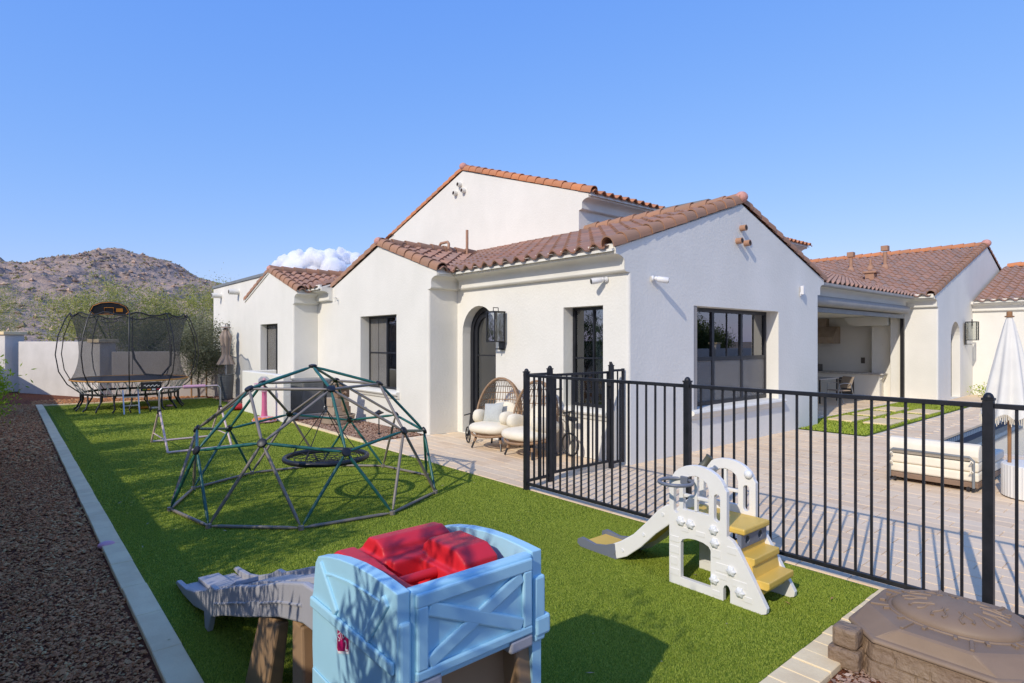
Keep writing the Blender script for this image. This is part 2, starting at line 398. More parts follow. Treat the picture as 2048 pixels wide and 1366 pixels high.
def tag(o, label=None, cat=None, group=None, kind=None):
    if label: o['label'] = label
    if cat: o['category'] = cat
    if group: o['group'] = group
    if kind: o['kind'] = kind
    return o
def thing(name, label, cat, loc=(0, 0, 0), group=None, rz=0.0, scale=1.0):
    o = bpy.data.objects.new(name, None); col.objects.link(o); o.empty_display_size = 0.1
    o.location = loc; o.rotation_euler = (0, 0, rz); o.scale = (scale,) * 3
    return tag(o, label, cat, group)
def shared(name, me, parent, mtx):
    ob = bpy.data.objects.new(name, me); col.objects.link(ob); ob.parent = parent
    ob.matrix_local = mtx; return ob
def dup(o, parent=None):
    c = o.copy(); col.objects.link(c); c.parent = parent
    for ch in list(o.children): dup(ch, c)
    return c
def arc(c, r, a0, a1, n, rz=None):
    rz = r if rz is None else rz
    return [(c[0] + r * math.cos(R(a0 + (a1 - a0) * i / n)), c[1] + rz * math.sin(R(a0 + (a1 - a0) * i / n))) for i in range(n + 1)]
def frame_mtx(o, x, y, z):
    m = Matrix.Identity(4)
    for i in range(3):
        m[i][0] = x[i]; m[i][1] = y[i]; m[i][2] = z[i]; m[i][3] = o[i]
    return m

# ------------------------------------------------------------------ noise for terrain
def vnoise(x, y, seed=0):
    r = np.random.default_rng(seed); L = r.random((256, 256))
    xi = np.floor(x).astype(int); yi = np.floor(y).astype(int); fx = x - xi; fy = y - yi
    fx = fx * fx * (3 - 2 * fx); fy = fy * fy * (3 - 2 * fy)
    g = lambda a, b: L[a % 256, b % 256]
    return (g(xi, yi) * (1 - fx) + g(xi + 1, yi) * fx) * (1 - fy) + (g(xi, yi + 1) * (1 - fx) + g(xi + 1, yi + 1) * fx) * fy
def fbm(x, y, oct=5, seed=0, ridged=False):
    t = 0; a = 1; s = 0
    for i in range(oct):
        n = vnoise(x * 2 ** i + 17.3 * i, y * 2 ** i + 9.1 * i, seed + i)
        if ridged: n = 1 - abs(2 * n - 1)
        t = t + a * n; s += a; a *= 0.52
    return t / s

# ------------------------------------------------------------------ ground
POOL = (12.9, 25.0, -7.0, 3.3)
b = MB()
pool_hole = [(POOL[0], POOL[2]), (POOL[1], POOL[2]), (POOL[1], POOL[3]), (POOL[0], POOL[3])]
b.sheet([(-3000, -3000), (3000, -3000), (3000, 3000), (-3000, 3000)], 'z', -0.04, holes=[pool_hole], depth=0)
tag(b.build('ground', 'desert'), kind='structure')

b = MB(); b.sheet([(0.83, 1.58), (5.08, 1.58), (5.08, 17.2), (5.35, 21.6), (1.0, 22.1), (0.83, 22.1)], 'z', 0.0)
tag(b.build('lawn', 'lawn'), kind='structure')
b = MB()
b.sheet([(-2.5, -4), (0.70, -4), (0.70, 22.2), (5.35, 21.9), (5.9, 24.2), (2.6, 25), (0.3, 30), (-2.5, 30)], 'z', -0.012)
b.sheet([(0.84, -3), (5.04, -3), (5.04, 1.40), (0.84, 1.40)], 'z', -0.012)
b.sheet([(5.16, 10.25), (6.6, 10.25), (6.6, 15.9), (5.9, 15.9), (5.9, 23.7), (5.3, 21.7), (5.16, 17.1)], 'z', -0.012)
tag(b.build('gravel_bed', 'gravel_base'), kind='structure')

# grass blades: short artificial turf
def blades(x0, x1, y0, y1, dens, w, h):
    n = int((x1 - x0) * (y1 - y0) * dens)
    x = rng.uniform(x0, x1, n); y = rng.uniform(y0, y1, n)
    a = rng.uniform(0, 2 * np.pi, n); hh = h * rng.uniform(0.6, 1.15, n)
    la = rng.uniform(0, 2 * np.pi, n); ll = hh * rng.uniform(0.2, 1.3, n) 
    la = np.where(rng.random(n) < 0.5, 0.6 + 0.8 * rng.normal(size=n), la)
    V = np.zeros((n, 3, 3))
    V[:, 0] = np.stack([x - w * np.cos(a), y - w * np.sin(a), np.zeros(n)], 1)
    V[:, 1] = np.stack([x + w * np.cos(a), y + w * np.sin(a), np.zeros(n)], 1)
    V[:, 2] = np.stack([x + ll * np.cos(la), y + ll * np.sin(la), hh], 1)
    return V.reshape(-1, 3)
Vg = np.concatenate([blades(0.84, 5.06, 1.6, 4.4, 30000, 0.0017, 0.0105), blades(0.84, 5.06, 4.4, 8.0, 13000, 0.0026, 0.012),
                     blades(0.84, 5.06, 8.0, 14.0, 4500, 0.0048, 0.015), blades(0.9, 5.1, 14.0, 21.6, 1800, 0.009, 0.018)])
o = np_obj('grass', Vg, np.arange(len(Vg)).reshape(-1, 3), 'blade')
tag(o, 'short green artificial turf covering the play yard', 'grass', kind='stuff')
Vg = blades(13.1, 21.4, 4.4, 6.05, 1200, 0.012, 0.03)
b = MB(); b.sheet([(13.05, 4.35), (21.45, 4.35), (21.45, 6.1), (13.05, 6.1)], 'z', 0.010)
tag(b.build('stepping_lawn', 'lawn'), kind='structure')
Vg[:, 2] += 0.01
o = np_obj('turf', Vg, np.arange(len(Vg)).reshape(-1, 3), 'blade')
tag(o, 'strip of green turf around the square stepping stones', 'grass', kind='stuff')

OCT = np.array([(1, 0, 0), (-1, 0, 0), (0, 1, 0), (0, -1, 0), (0, 0, 1), (0, 0, -1)], float)
OCF = np.array([(0, 2, 4), (2, 1, 4), (1, 3, 4), (3, 0, 4), (2, 0, 5), (1, 2, 5), (3, 1, 5), (0, 3, 5)])
def stones(P, s, flat=0.6):
    n = len(P); J = OCT[None] * (1 + 0.45 * rng.uniform(-1, 1, (n, 6, 1))) + 0.25 * rng.uniform(-1, 1, (n, 6, 3))
    a = rng.uniform(0, 2 * np.pi, n); c, t = np.cos(a), np.sin(a)
    S = (s * rng.uniform(0.55, 1.35, n))[:, None, None]
    J = J * S * np.array([1.25, 0.85, flat])
    X = J[..., 0] * c[:, None] - J[..., 1] * t[:, None]; Y = J[..., 0] * t[:, None] + J[..., 1] * c[:, None]
    # tip the stones a little
    k = rng.normal(0, 0.45, n)[:, None]; Z = J[..., 2] + k * X * 0.6
    V = np.stack([X, Y, Z], -1) + P[:, None, :]
    F = (OCF[None] + (np.arange(n) * 6)[:, None, None]).reshape(-1, 3)
    return V.reshape(-1, 3), F
def gravel(name, label, areas, mat):
    Vs, Fs, k = [], [], 0
    for x0, x1, y0, y1, dens, s in areas:
        n = int((x1 - x0) * (y1 - y0) * dens)
        P = np.stack([rng.uniform(x0, x1, n), rng.uniform(y0, y1, n), rng.uniform(-0.012, 0.012, n)], 1)
        V, F = stones(P, s); Vs.append(V); Fs.append(F + k); k += len(V)
    tag(np_obj(name, np.concatenate(Vs), np.concatenate(Fs), mat), label, 'gravel', kind='stuff')
gravel('gravel', 'dark brown gravel lying in shade left of the pale kerb', [(-1.2, 0.64, 2.6, 6.5, 3600, 0.0105), (-1.2, 0.70, 3.0, 9, 120, 0.022), (-1.2, 0.64, 6.5, 12, 1700, 0.015), (-1.2, 0.64, 12, 23, 600, 0.026), (0.6, 5.3, 22.2, 24.2, 450, 0.03)], 'pebble')
gravel('gravel', 'tan gravel in the sun at the foot of the sandbox', [(2.2, 4.9, 0.2, 1.33, 2600, 0.013)], 'pebble_light')
gravel('gravel', 'tan gravel strip between the lawn and the house wall', [(5.2, 6.46, 10.3, 14.0, 900, 0.02), (5.25, 5.75, 17.3, 21.8, 450, 0.026)], 'pebble_light')

# kerbs
def chamfer_block(x0, x1, y0, y1, z0, z1, c=0.006):
    m = MB()
    m.add([(x0, y0, z0), (x1, y0, z0), (x1, y1, z0), (x0, y1, z0), (x0, y0, z1 - c), (x1, y0, z1 - c), (x1, y1, z1 - c), (x0, y1, z1 - c),
           (x0 + c, y0 + c, z1), (x1 - c, y0 + c, z1), (x1 - c, y1 - c, z1), (x0 + c, y1 - c, z1)],
          [(0, 1, 5, 4), (1, 2, 6, 5), (2, 3, 7, 6), (3, 0, 4, 7), (4, 5, 9, 8), (5, 6, 10, 9), (6, 7, 11, 10), (7, 4, 8, 11), (8, 9, 10, 11)])
    return m
kerb = bpy.data.objects.new('kerb', None); col.objects.link(kerb); tag(kerb, kind='structure')
me = chamfer_block(-0.08, 0.08, -0.303, 0.303, -0.04, 0.0, 0.005).mesh('kerb_stone', 'kerb', recalc=False)
y = -2.0
while y < 22.0:
    shared('kerb_stone', me, kerb, Matrix.Translation((0.745 + random.uniform(-.003, .003), y + 0.305, 0.034 + random.uniform(-.002, .002)))); y += 0.61
me = chamfer_block(-0.303, 0.303, -0.06, 0.06, -0.04, 0.0, 0.005).mesh('kerb_stone', 'kerb', recalc=False)
for i in range(7):
    shared('kerb_stone', me, kerb, Matrix.Translation((1.14 + i * 0.61, 22.14 - i * 0.075, 0.03)) @ Matrix.Rotation(-0.12, 4, 'Z'))
me = chamfer_block(-0.073, 0.073, -0.11, 0.11, -0.04, 0.0, 0.005).mesh('kerb_stone', 'kerb', recalc=False)
for i in range(28):
    shared('kerb_stone', me, kerb, Matrix.Translation((0.93 + i * 0.149, 1.47 + random.uniform(-.003, .003), 0.032 + random.uniform(-.003, .003))) @ Matrix.Rotation(random.uniform(-.01, .01), 4, 'Z'))
me = chamfer_block(-0.05, 0.05, -0.303, 0.303, -0.04, 0.0, 0.005).mesh('kerb_stone', 'kerb', recalc=False)
y = 10.2
while y < 17.2:
    shared('kerb_stone', me, kerb, Matrix.Translation((5.12, y + 0.3, 0.03))); y += 0.608

# patio paving
paving = MB()
holes = [pool_hole]
paving.sheet([(5.09, -3), (26.6, -3), (26.6, 5.9), (24, 12), (14.1, 12), (14.1, 6.2), (7.4, 6.2), (7.4, 10.25), (5.09, 10.25)], 'z', -0.006,
             holes=[[(POOL[0], -2.99), (POOL[1], -2.99), (POOL[1], POOL[3]), (POOL[0], POOL[3])]])
paving = tag(paving.build('patio_paving', 'joint'), kind='structure')
PW, PL = 0.205, 0.405
def in_patio(x, y):
    if POOL[0] - 0.1 < x + PW and x < POOL[1] and y < POOL[3] + 0.02: return False
    if 13.0 - PW < x < 21.5 and 4.33 - PL < y < 6.12: return False
    if y > 5.6: return (x < 7.1 and y + PL < 10.26) or (x > 14.1 and y < 11 and x < 22)
    return x < 26.3
ms = [chamfer_block(0.0045, PW - 0.0045, 0.0045, PL - 0.0045, -0.03, 0.0, 0.003).mesh('paver', 'paver', recalc=False)]
spots = []
i = 0
x = 5.10
while x < 26.2:
    y = -3 + (PL * 0.5 if i % 2 else 0) + random.uniform(-.04, .04)
    while y < 10.2:
        if in_patio(x, y): spots.append((x, y))
        y += PL
    x += PW; i += 1
def showsize(x, y):
    d = 0.651 * x + 0.759 * y; s = 0.759 * x - 0.651 * y
    if d < 1: return 0
    if abs(s / d) > 0.87: return 0
    if x > 7.3 and y > 5.6: return 0.1
    return 1 / d
spots.sort(key=lambda p: -showsize(*p))
rest = MB()
for k, (x, y) in enumerate(spots):
    z = 0.004 + random.uniform(-.002, .002)
    if k < 300: shared('paver', ms[0], paving, Matrix.Translation((x, y, z)))
    else:
        q = chamfer_block(x + 0.0045, x + PW - 0.0045, y + 0.0045, y + PL - 0.0045, -0.03, z, 0.003); rest.add(q.v, q.f)
tag(rest.build('paver_field', 'paver', paving, recalc=False), kind='stuff')
# pool coping edge row along the water
me = chamfer_block(0.003, 0.397, 0.0, 0.30, -0.05, 0.0, 0.006).mesh('coping_stone', 'paver', recalc=False)
for i in range(28): shared('coping_stone', me, paving, Matrix.Translation((12.9 + i * 0.4, 3.27, 0.012)))
# stepping stones
for x, y in [(15.55, 5.56), (17.08, 5.56), (18.6, 5.56), (15.55, 4.79), (17.0, 4.79), (18.55, 4.79)]:
    q = chamfer_block(x - 0.55, x + 0.55, y - 0.27, y + 0.27, 0.0, 0.05, 0.01)
    tag(q.build('stepping_stone', 'kerb'), 'pale stepping stone, %s of the three in the %s row' % (
        {15: 'nearest', 17: 'middle', 18: 'farthest'}[int(x)], 'house side' if y > 5 else 'pool side'), 'stepping stone', 'stepping stones in the turf strip')

# pool: shell, waterline tiles, water
pool = thing('swimming_pool', 'sunken pool with dark blue waterline tiles behind the white daybed', 'pool', (POOL[0], POOL[3], 0))
x0, x1, y0, y1 = POOL
b = MB(); b.add([(x0, y0, -1.4), (x1, y0, -1.4), (x1, y1, -1.4), (x0, y1, -1.4), (x0, y0, -.34), (x1, y0, -.34), (x1, y1, -.34), (x0, y1, -.34)],
                [(0, 1, 2, 3), (0, 4, 5, 1), (1, 5, 6, 2), (2, 6, 7, 3), (3, 7, 4, 0)]); b.build('basin', 'pool_plaster', pool, recalc=False)
b = MB(); b.add([(x0, y0, -.34), (x1, y0, -.34), (x1, y1, -.34), (x0, y1, -.34), (x0, y0, -.03), (x1, y0, -.03), (x1, y1, -.03), (x0, y1, -.03)],
                [(0, 4, 5, 1), (1, 5, 6, 2), (2, 6, 7, 3), (3, 7, 4, 0)])
b.build('waterline_band', 'pool_tile', pool, recalc=False)
b = MB()
for i in range(80):
    xx = x0 + 0.05 + i * 0.15
    b.box(xx + .01, xx + .13, y1 - .012, y1 - .002, -0.16, -0.06)
M('mosaic', (0.10, 0.14, 0.20), (0.03, 0.06, 0.12), rough=0.15, nscale=40)
b.build('mosaic_tiles', 'mosaic', pool, recalc=False)
wm = bpy.data.materials.new('water'); wm.use_nodes = True; MATS['water'] = wm
p = wm.node_tree.nodes['Principled BSDF']
p.inputs['Base Color'].default_value = (0.22, 0.25, 0.25, 1); p.inputs['Roughness'].default_value = 0.06; p.inputs['IOR'].default_value = 1.33
bt = wm.node_tree.nodes.new('ShaderNodeTexNoise'); bt.inputs['Scale'].default_value = 5
bp = wm.node_tree.nodes.new('ShaderNodeBump'); bp.inputs['Strength'].default_value = 0.12; bp.inputs['Distance'].default_value = 0.05
wm.node_tree.links.new(bt.outputs['Fac'], bp.inputs['Height']); wm.node_tree.links.new(bp.outputs['Normal'], p.inputs['Normal'])
b = MB(); b.sheet([(x0 + .001, y0), (x1, y0), (x1, y1 - .001), (x0 + .001, y1 - .001)], 'z', -0.29); b.build('water', 'water', pool)

# ------------------------------------------------------------------ hills
Fw = np.array([math.sin(R(40.617)), math.cos(R(40.617))]); Rt = np.array([Fw[1], -Fw[0]])
# ridge profile: metres across, metres high, for a ridge 420 m away
D0 = 420.0
ridge_line = [(-684.8, 46.0), (-542.4, 50.3), (-453.5, 60.3), (-400.1, 65.6), (-364.5, 62.1), (-361.3, 59.6), (-347.0, 58.5), (-334.6, 61.7), (-313.2, 62.8), (-304.0, 65.3), (-287.9, 68.5), (-276.6, 68.5), (-262.7, 63.8), (-251.3, 61.7), (-238.5, 58.5), (-223.2, 48.5), (-207.9, 43.9), (-179.4, 33.2), (-143.8, 17.6), (-94.0, 6.2), (-8.5, 1.9)]
su = np.array([p_[0] for p_ in ridge_line]); sz = np.array([p_[1] for p_ in ridge_line])
u = np.arange(-640, 20, 2.0); d = np.arange(110, 560, 2.2)
U, Dd = np.meshgrid(u, d, indexing='ij')
warp = (fbm(U / 60, Dd / 60, 3, 3) - 0.5)
s = np.clip((Dd - 130 + 26 * warp) / (D0 - 130), 0, 2)
prof = np.where(s < 1, s ** 1.12, np.clip(1 - (s - 1) * 1.1, 0, 1))
top = np.interp(U + 0 * Dd, su, sz)
near = np.interp((U * D0 / np.maximum(Dd, 60)), su, sz)
ridge = fbm(U / 45 + 3, Dd / 70, 4, 11, True) - 0.5
rough = fbm(U / 9, Dd / 9, 4, 21, True) - 0.5
fine = fbm(U / 3.1, Dd / 3.1, 2, 31) - 0.5
edge = np.clip(np.abs(s - 1) / 0.25, 0.0, 1)
Z = np.minimum(top, near * 1.0) * prof + (9 * ridge * edge + 5.0 * rough * (0.25 + 0.75 * edge) + 2.2 * fine) * np.clip(s * 3, 0, 1) * np.clip(top / 25, 0.1, 1)
Z = np.where(s <= 0.0, -0.5, Z) - 0.4
XY = U[..., None] * Rt + Dd[..., None] * Fw
V = np.concatenate([XY, Z[..., None]], -1).reshape(-1, 3)
nu, nd = U.shape
ii, jj = np.meshgrid(np.arange(nu - 1), np.arange(nd - 1), indexing='ij')
q = (ii * nd + jj).ravel(); F = np.stack([q, q + nd, q + nd + 1, q + 1], 1)
hill = tag(np_obj('hills', V, F, 'rock_hill'), kind='structure')
def hill_pts(n, smin):
    i = rng.integers(0, nu, n * 4); j = rng.integers(0, nd, n * 4)
    ok = (s[i, j] > smin) & (s[i, j] < 1.03); i, j = i[ok][:n], j[ok][:n]
    return V.reshape(nu, nd, 3)[i, j] + rng.uniform(-.8, .8, (len(i), 3)) * np.array([1, 1, 0])
P = hill_pts(5200, 0.02)
Vv, Ff = [], []
k = 0
for rep in range(3):
    a, f_ = stones(P + rng.normal(0, 0.45, P.shape) * np.array([1, 1, .3]) + np.array([0, 0, .4]), 0.46, 0.9); Vv.append(a); Ff.append(f_ + k); k += len(a)
tag(np_obj('desert_scrub', np.concatenate(Vv), np.concatenate(Ff), 'scrub'), 'low olive scrub dotted over the brown hillside', 'scrub', kind='stuff')
P = hill_pts(3500, 0.15)
crag = fbm(P[:, 0] / 30, P[:, 1] / 30, 3, 5, True)
P = P[crag > 0.55]
a, f_ = stones(P, 1.25, 0.8)
tag(np_obj('boulders', a, f_, 'boulder'), 'brown boulders strewn over the hillside', 'boulders', kind='stuff')

# dark crags near the summit
Vh = V.reshape(nu, nd, 3); cp = []
for u0, u1, s0, s1, n_ in ((-300, -255, .84, .91, 90), (-285, -268, .68, .74, 20), (-352, -340, .55, .80, 50), (-262, -225, .72, .90, 50)):
    ii_, jj_ = np.where((U > u0) & (U < u1) & (s > s0) & (s < s1)); kk = rng.integers(0, len(ii_), n_); cp.append(Vh[ii_[kk], jj_[kk]])
a, f_ = stones(np.concatenate(cp), 1.35, 0.9)
M('crag', (0.30, 0.235, 0.195), (0.18, 0.145, 0.13), rough=0.95, nscale=0.5, bump=0.8, bscale=1.5, bdist=0.4, island=0.5, spec=0.1)
tag(np_obj('crags', a, f_, 'crag'), 'dark rock outcrops just below the hill summit', 'rocks', kind='stuff')
# cumulus cloud low over the roofs
bm = bmesh.new()
cD = 5200.0
for cu, cz, cr_ in [(-2155, 645, 32), (-2080, 676, 46), (-1992, 703, 56), (-1904, 729, 67), (-1816, 711, 63), (-1745, 747, 71), (-1683, 729, 67), (-1595, 751, 63), (-1525, 777, 53), (-1472, 751, 60), (-1401, 742, 53), (-1331, 694, 49), (-1260, 663, 35), (-2067, 614, 71), (-1913, 614, 92), (-1736, 614, 106), (-1560, 628, 106), (-1393, 614, 78), (-1846, 777, 28), (-1710, 795, 25), (-1503, 804, 28)]:      # puffs: metres across, metres up, radius
    c2 = Fw * (cD + random.uniform(-80, 80)) + Rt * cu
    g_ = bmesh.ops.create_icosphere(bm, subdivisions=4, radius=cr_)
    N_ = np.array([v.co.normalized()[:] for v in g_['verts']])
    h_ = fbm(N_[:, 0] * 2.2 + cu * .23 + 600, N_[:, 1] * 2.2 + N_[:, 2] * 1.7 + cz * .23, 4, 40)
    for v, hh in zip(g_['verts'], h_):
        v.co = v.co * (0.78 + 0.55 * hh) + Vector((c2[0], c2[1], cz))
me = bpy.data.meshes.new('cloud'); bm.to_mesh(me); bm.free()
cm = bpy.data.materials.new('cloud_vapour'); cm.use_nodes = True
cm.node_tree.nodes.remove(cm.node_tree.nodes['Principled BSDF'])
pv = cm.node_tree.nodes.new('ShaderNodeVolumePrincipled'); pv.inputs['Color'].default_value = (1.0, 1.0, 1.0, 1)
pv.inputs['Density'].default_value = 0.06; pv.inputs['Anisotropy'].default_value = 0.0
cm.node_tree.links.new(pv.outputs[0], cm.node_tree.nodes['Material Output'].inputs['Volume'])
me.materials.append(cm)
o = bpy.data.objects.new('cloud', me); col.objects.link(o)
rmod = o.modifiers.new('skin', 'REMESH'); rmod.mode = 'VOXEL'; rmod.voxel_size = 5.0
tag(o, 'small white cumulus cloud low above the tiled roofs', 'cloud')

# ------------------------------------------------------------------ the house
house = thing('house', 'white stucco house with brown clay tile roofs and gabled wings', 'house', (7.22, 5.68, 0))
SL = 0.325
X1, X2, X3, YG = 7.22, 6.5, 5.815, 5.68
COR = [(0, 2.96), (0.05, 2.965), (0.085, 2.975), (0.10, 2.995), (0.10, 3.115)] + \
      [(0.10 + 0.20 * (1 - math.cos(R(t))), 3.115 + 0.10 * math.sin(R(t))) for t in (15, 30, 45, 60, 75, 90)] + [(0.305, 3.22), (0.305, 3.315)]
def zshift(pr, dz): return [(a, b_ + dz) for a, b_ in pr]
def cornice(plane, pos, a0, a1, dz=0, name='cornice', sign=-1):
    poly = [(pos + 0.05, 2.96 + dz)] + [(pos + sign * a, z) for a, z in zshift(COR, dz)] + [(pos + 0.05, 3.315 + dz)]
    m = MB()
    if plane == 'x': m.prism(poly, 'y', a0, a1)      # profile in (x,z), run along y
    else: m.prism(poly, 'x', a0, a1)                 # profile in (y,z), run along x
    return m.build(name, 'trim', house, smooth=35)
def corner(cx, cy, a0, z0, z1, r=0.05):
    m = MB(); pts = arc((cx, cy), r, a0, a0 + 90, 6)
    m.add([(p[0], p[1], z0) for p in pts] + [(p[0], p[1], z1) for p in pts], [(i, i + 1, i + 8, i + 7) for i in range(6)])
    return m.build('wall_corner', 'stucco', house, smooth=60, recalc=False)
rect = lambda a0, a1, z0, z1: [(a0, z0), (a1, z0), (a1, z1), (a0, z1)]
def arch(a0, a1, z0, z1, n=14):
    r_ = (a1 - a0) / 2; c_ = (a0 + a1) / 2
    return [(a0, z0), (a1, z0)] + arc((c_, z1 - r_), r_, 0, 180, n)
def wall(poly, plane, d, holes=(), depth=0.26, mat='stucco', name='wall', parent=None):
    m = MB(); m.sheet(poly, plane, d, holes, depth); return m.build(name, mat, parent or house, recalc=False)
r_ = 0.05
# W1: side wall with arched door and window
DOOR = arch(8.90, 10.0, 0.02, 2.62); WIN1 = rect(6.19, 7.07, 0.80, 2.48)
wall([(YG + r_, 0), (10.18, 0), (10.18, 3.3), (YG + r_, 3.3)], 'x', X1, [DOOR, WIN1], 0.27)
# G1: big front gable
cl = [(X1 - a, z) for a, z in COR]; cr = [(14.1 + a, z) for a, z in COR]
WING = rect(9.0, 12.14, 0.72, 2.52)
wall([(X1 + r_, 0), (14.1 - r_, 0), (14.1 - r_, 2.96)] + cr + [(10.66, 4.50)] + cl[::-1] + [(X1 + r_, 2.96)], 'y', YG, [WING], 0.30)
corner(X1 + r_, YG + r_, 180, 0, 2.962); corner(14.1 - r_, YG + r_, 270, 0, 2.962)
wall([(YG + r_, 0), (12, 0), (12, 3.3), (YG + r_, 3.3)], 'x', 14.1)
cornice('x', X1, YG + 0.004, 10.0)
# return wall between W1 and W2
wall([(X2 + r_, 0), (X1, 0), (X1, 3.3), (X2 + r_, 3.3)], 'y', 10.18)
cornice('y', 10.18, X2 + 0.004, X1 - 0.02)
corner(X2 + r_, 10.18 + r_, 180, 0, 2.962)
# W2: gabled wall with window
WIN2 = rect(11.47, 13.2, 0.80, 2.50)
wall([(10.18 + r_, 0), (15.76, 0), (15.76, 3.3), (14.77, 3.3), (12.34, 4.06)] + [(10.18 - a, z) for a, z in COR][::-1] + [(10.18 + r_, 2.96)], 'x', X2, [WIN2], 0.27)
cornice('x', X2, 14.80, 15.76)
# return, W3 with small gable and parapet
wall([(X3 + r_, 0), (X2, 0), (X2, 3.3), (X3 + r_, 3.3)], 'y', 15.76)
cornice('y', 15.76, X3 + 0.004, X2 - 0.02, dz=-0.06)
corner(X3 + r_, 15.76 + r_, 180, 0, 2.90)
WIN3 = rect(16.94, 18.41, 0.75, 2.41)
wall([(15.76 + r_, 0), (23.7, 0), (23.7, 3.84), (18.1, 3.84), (17.67, 3.90)] + [(15.76 - a, z - .06) for a, z in COR][::-1] + [(15.76 + r_, 2.90)], 'x', X3, [WIN3, rect(21.6, 21.95, 1.7, 2.5)], 0.22)
b = MB(); b.box(X3 + .03, 12, 23.4, 23.698, 0, 3.84); b.build('wall', 'stucco', house)
b = MB(); b.box(X3 - .04, X3 + .30, 17.9, 23.75, 3.845, 3.93); b.build('parapet_coping', 'metal_grey', house)
b = MB(); b.box(X3 + .31, 11, 19.95, 23.39, 3.5, 3.6); b.build('flat_roof', 'metal_grey', house)
# tall block
wall([(9.67, 3.9), (19.15, 3.9), (19.15, 5.04)] + [(19.15 + a, z + 2.08) for a, z in COR] + [(14.41, 7.0)] + [(9.67 - a, z + 2.08) for a, z in COR][::-1] + [(9.67, 5.04)], 'x', 10.4)
wall([(10.4, 3.3), (22.0, 3.3), (22.0, 5.4), (10.4, 5.4)], 'y', 9.67)
wall([(9.67, 3.0), (19.15, 3.0), (19.15, 5.4), (14.41, 7.0), (9.67, 5.4)], 'x', 22.0)
cornice('y', 9.67, 10.404, 22.28, dz=2.08)
# covered patio: front beam, ceiling, end wall with recess, back wall
cornice('y', 6.22, 14.1, 21.97)
b = MB(); b.box(14.1, 22.0, 6.24, 6.55, 2.72, 3.3); b.build('beam', 'stucco', house)
b = MB(); b.box(14.1, 22.4, 6.56, 11.0, 2.72, 2.80); b.build('ceiling', 'trim', house)
b = MB(); b.box(14.1, 22.4, 11.0, 11.15, 0, 3.2); b.build('wall', 'stucco', house)
wall([(5.30 + r_, 0), (7.15, 0), (7.15, 2.96), (5.30 + r_, 2.96)], 'x', 22.0)
wall([(5.30 + r_, 2.96), (6.22, 2.96), (6.22, 3.3), (5.30 + r_, 3.3)], 'x', 22.003)
wall([(22.0, 0), (22.40, 0), (22.40, 2.75), (22.0, 2.75)], 'y', 7.15)
wall([(7.15, 0), (11.0, 0), (11.0, 2.75), (7.15, 2.75)], 'x', 22.40)
b = MB(); b.prism([(6.56, 2.42), (7.6, 2.42), (7.72, 2.5), (7.8, 2.6), (7.85, 2.715), (6.56, 2.715)], 'x', 21.55, 21.995); b.build('corbel', 'trim', house, bevel=0.01)
b = MB(); b.box(21.72, 21.995, 6.20, 6.53, 0, 2.72); b.build('pilaster', 'stucco', house, bevel=0.02)
cornice('x', 22.0, 5.304, 6.1)
# wing gable and the near wing
corner(22.0 + r_, 5.30 + r_, 180, 0, 2.962)
DOOR2 = arch(23.45, 24.6, 0.02, 2.56)
wall([(22.0 + r_, 0), (35, 0), (35, 3.3), (28.5, 5.50)] + [(22.0 - a, z) for a, z in COR][::-1] + [(22.0 + r_, 2.96)], 'y', 5.30, [DOOR2], 0.3)
wall([(2.6, 0), (5.30, 0), (5.30, 3.3), (2.6, 3.3)], 'x', 26.3)
cornice('x', 26.3, 2.6, 5.296)
b = MB(); b.prism([(26.3, 0), (35.5, 0), (35.5, 3.35), (30.9, 4.85), (26.3, 3.35)], 'y', 2.6, 2.75); b.build('wall', 'stucco', house)

# sills
def sill(plane, pos, a0, a1, zt):
    prof = [(0.0, zt - 0.15), (-0.03, zt - 0.15), (-0.045, zt - 0.11), (-0.05, zt - 0.085), (-0.085, zt - 0.075), (-0.10, zt - 0.045), (-0.09, zt - 0.015), (-0.06, zt), (0.04, zt)]
    m = MB(); poly = [(pos + a, z) for a, z in prof] + [(pos + 0.04, zt - 0.15)]
    m.prism(poly, 'y' if plane == 'x' else 'x', a0, a1); m.build('window_sill', 'trim', house, smooth=40)
sill('x', X1, 6.06, 7.2, 0.795); sill('x', X2, 11.33, 13.36, 0.795); sill('y', YG, 8.87, 12.3, 0.715)

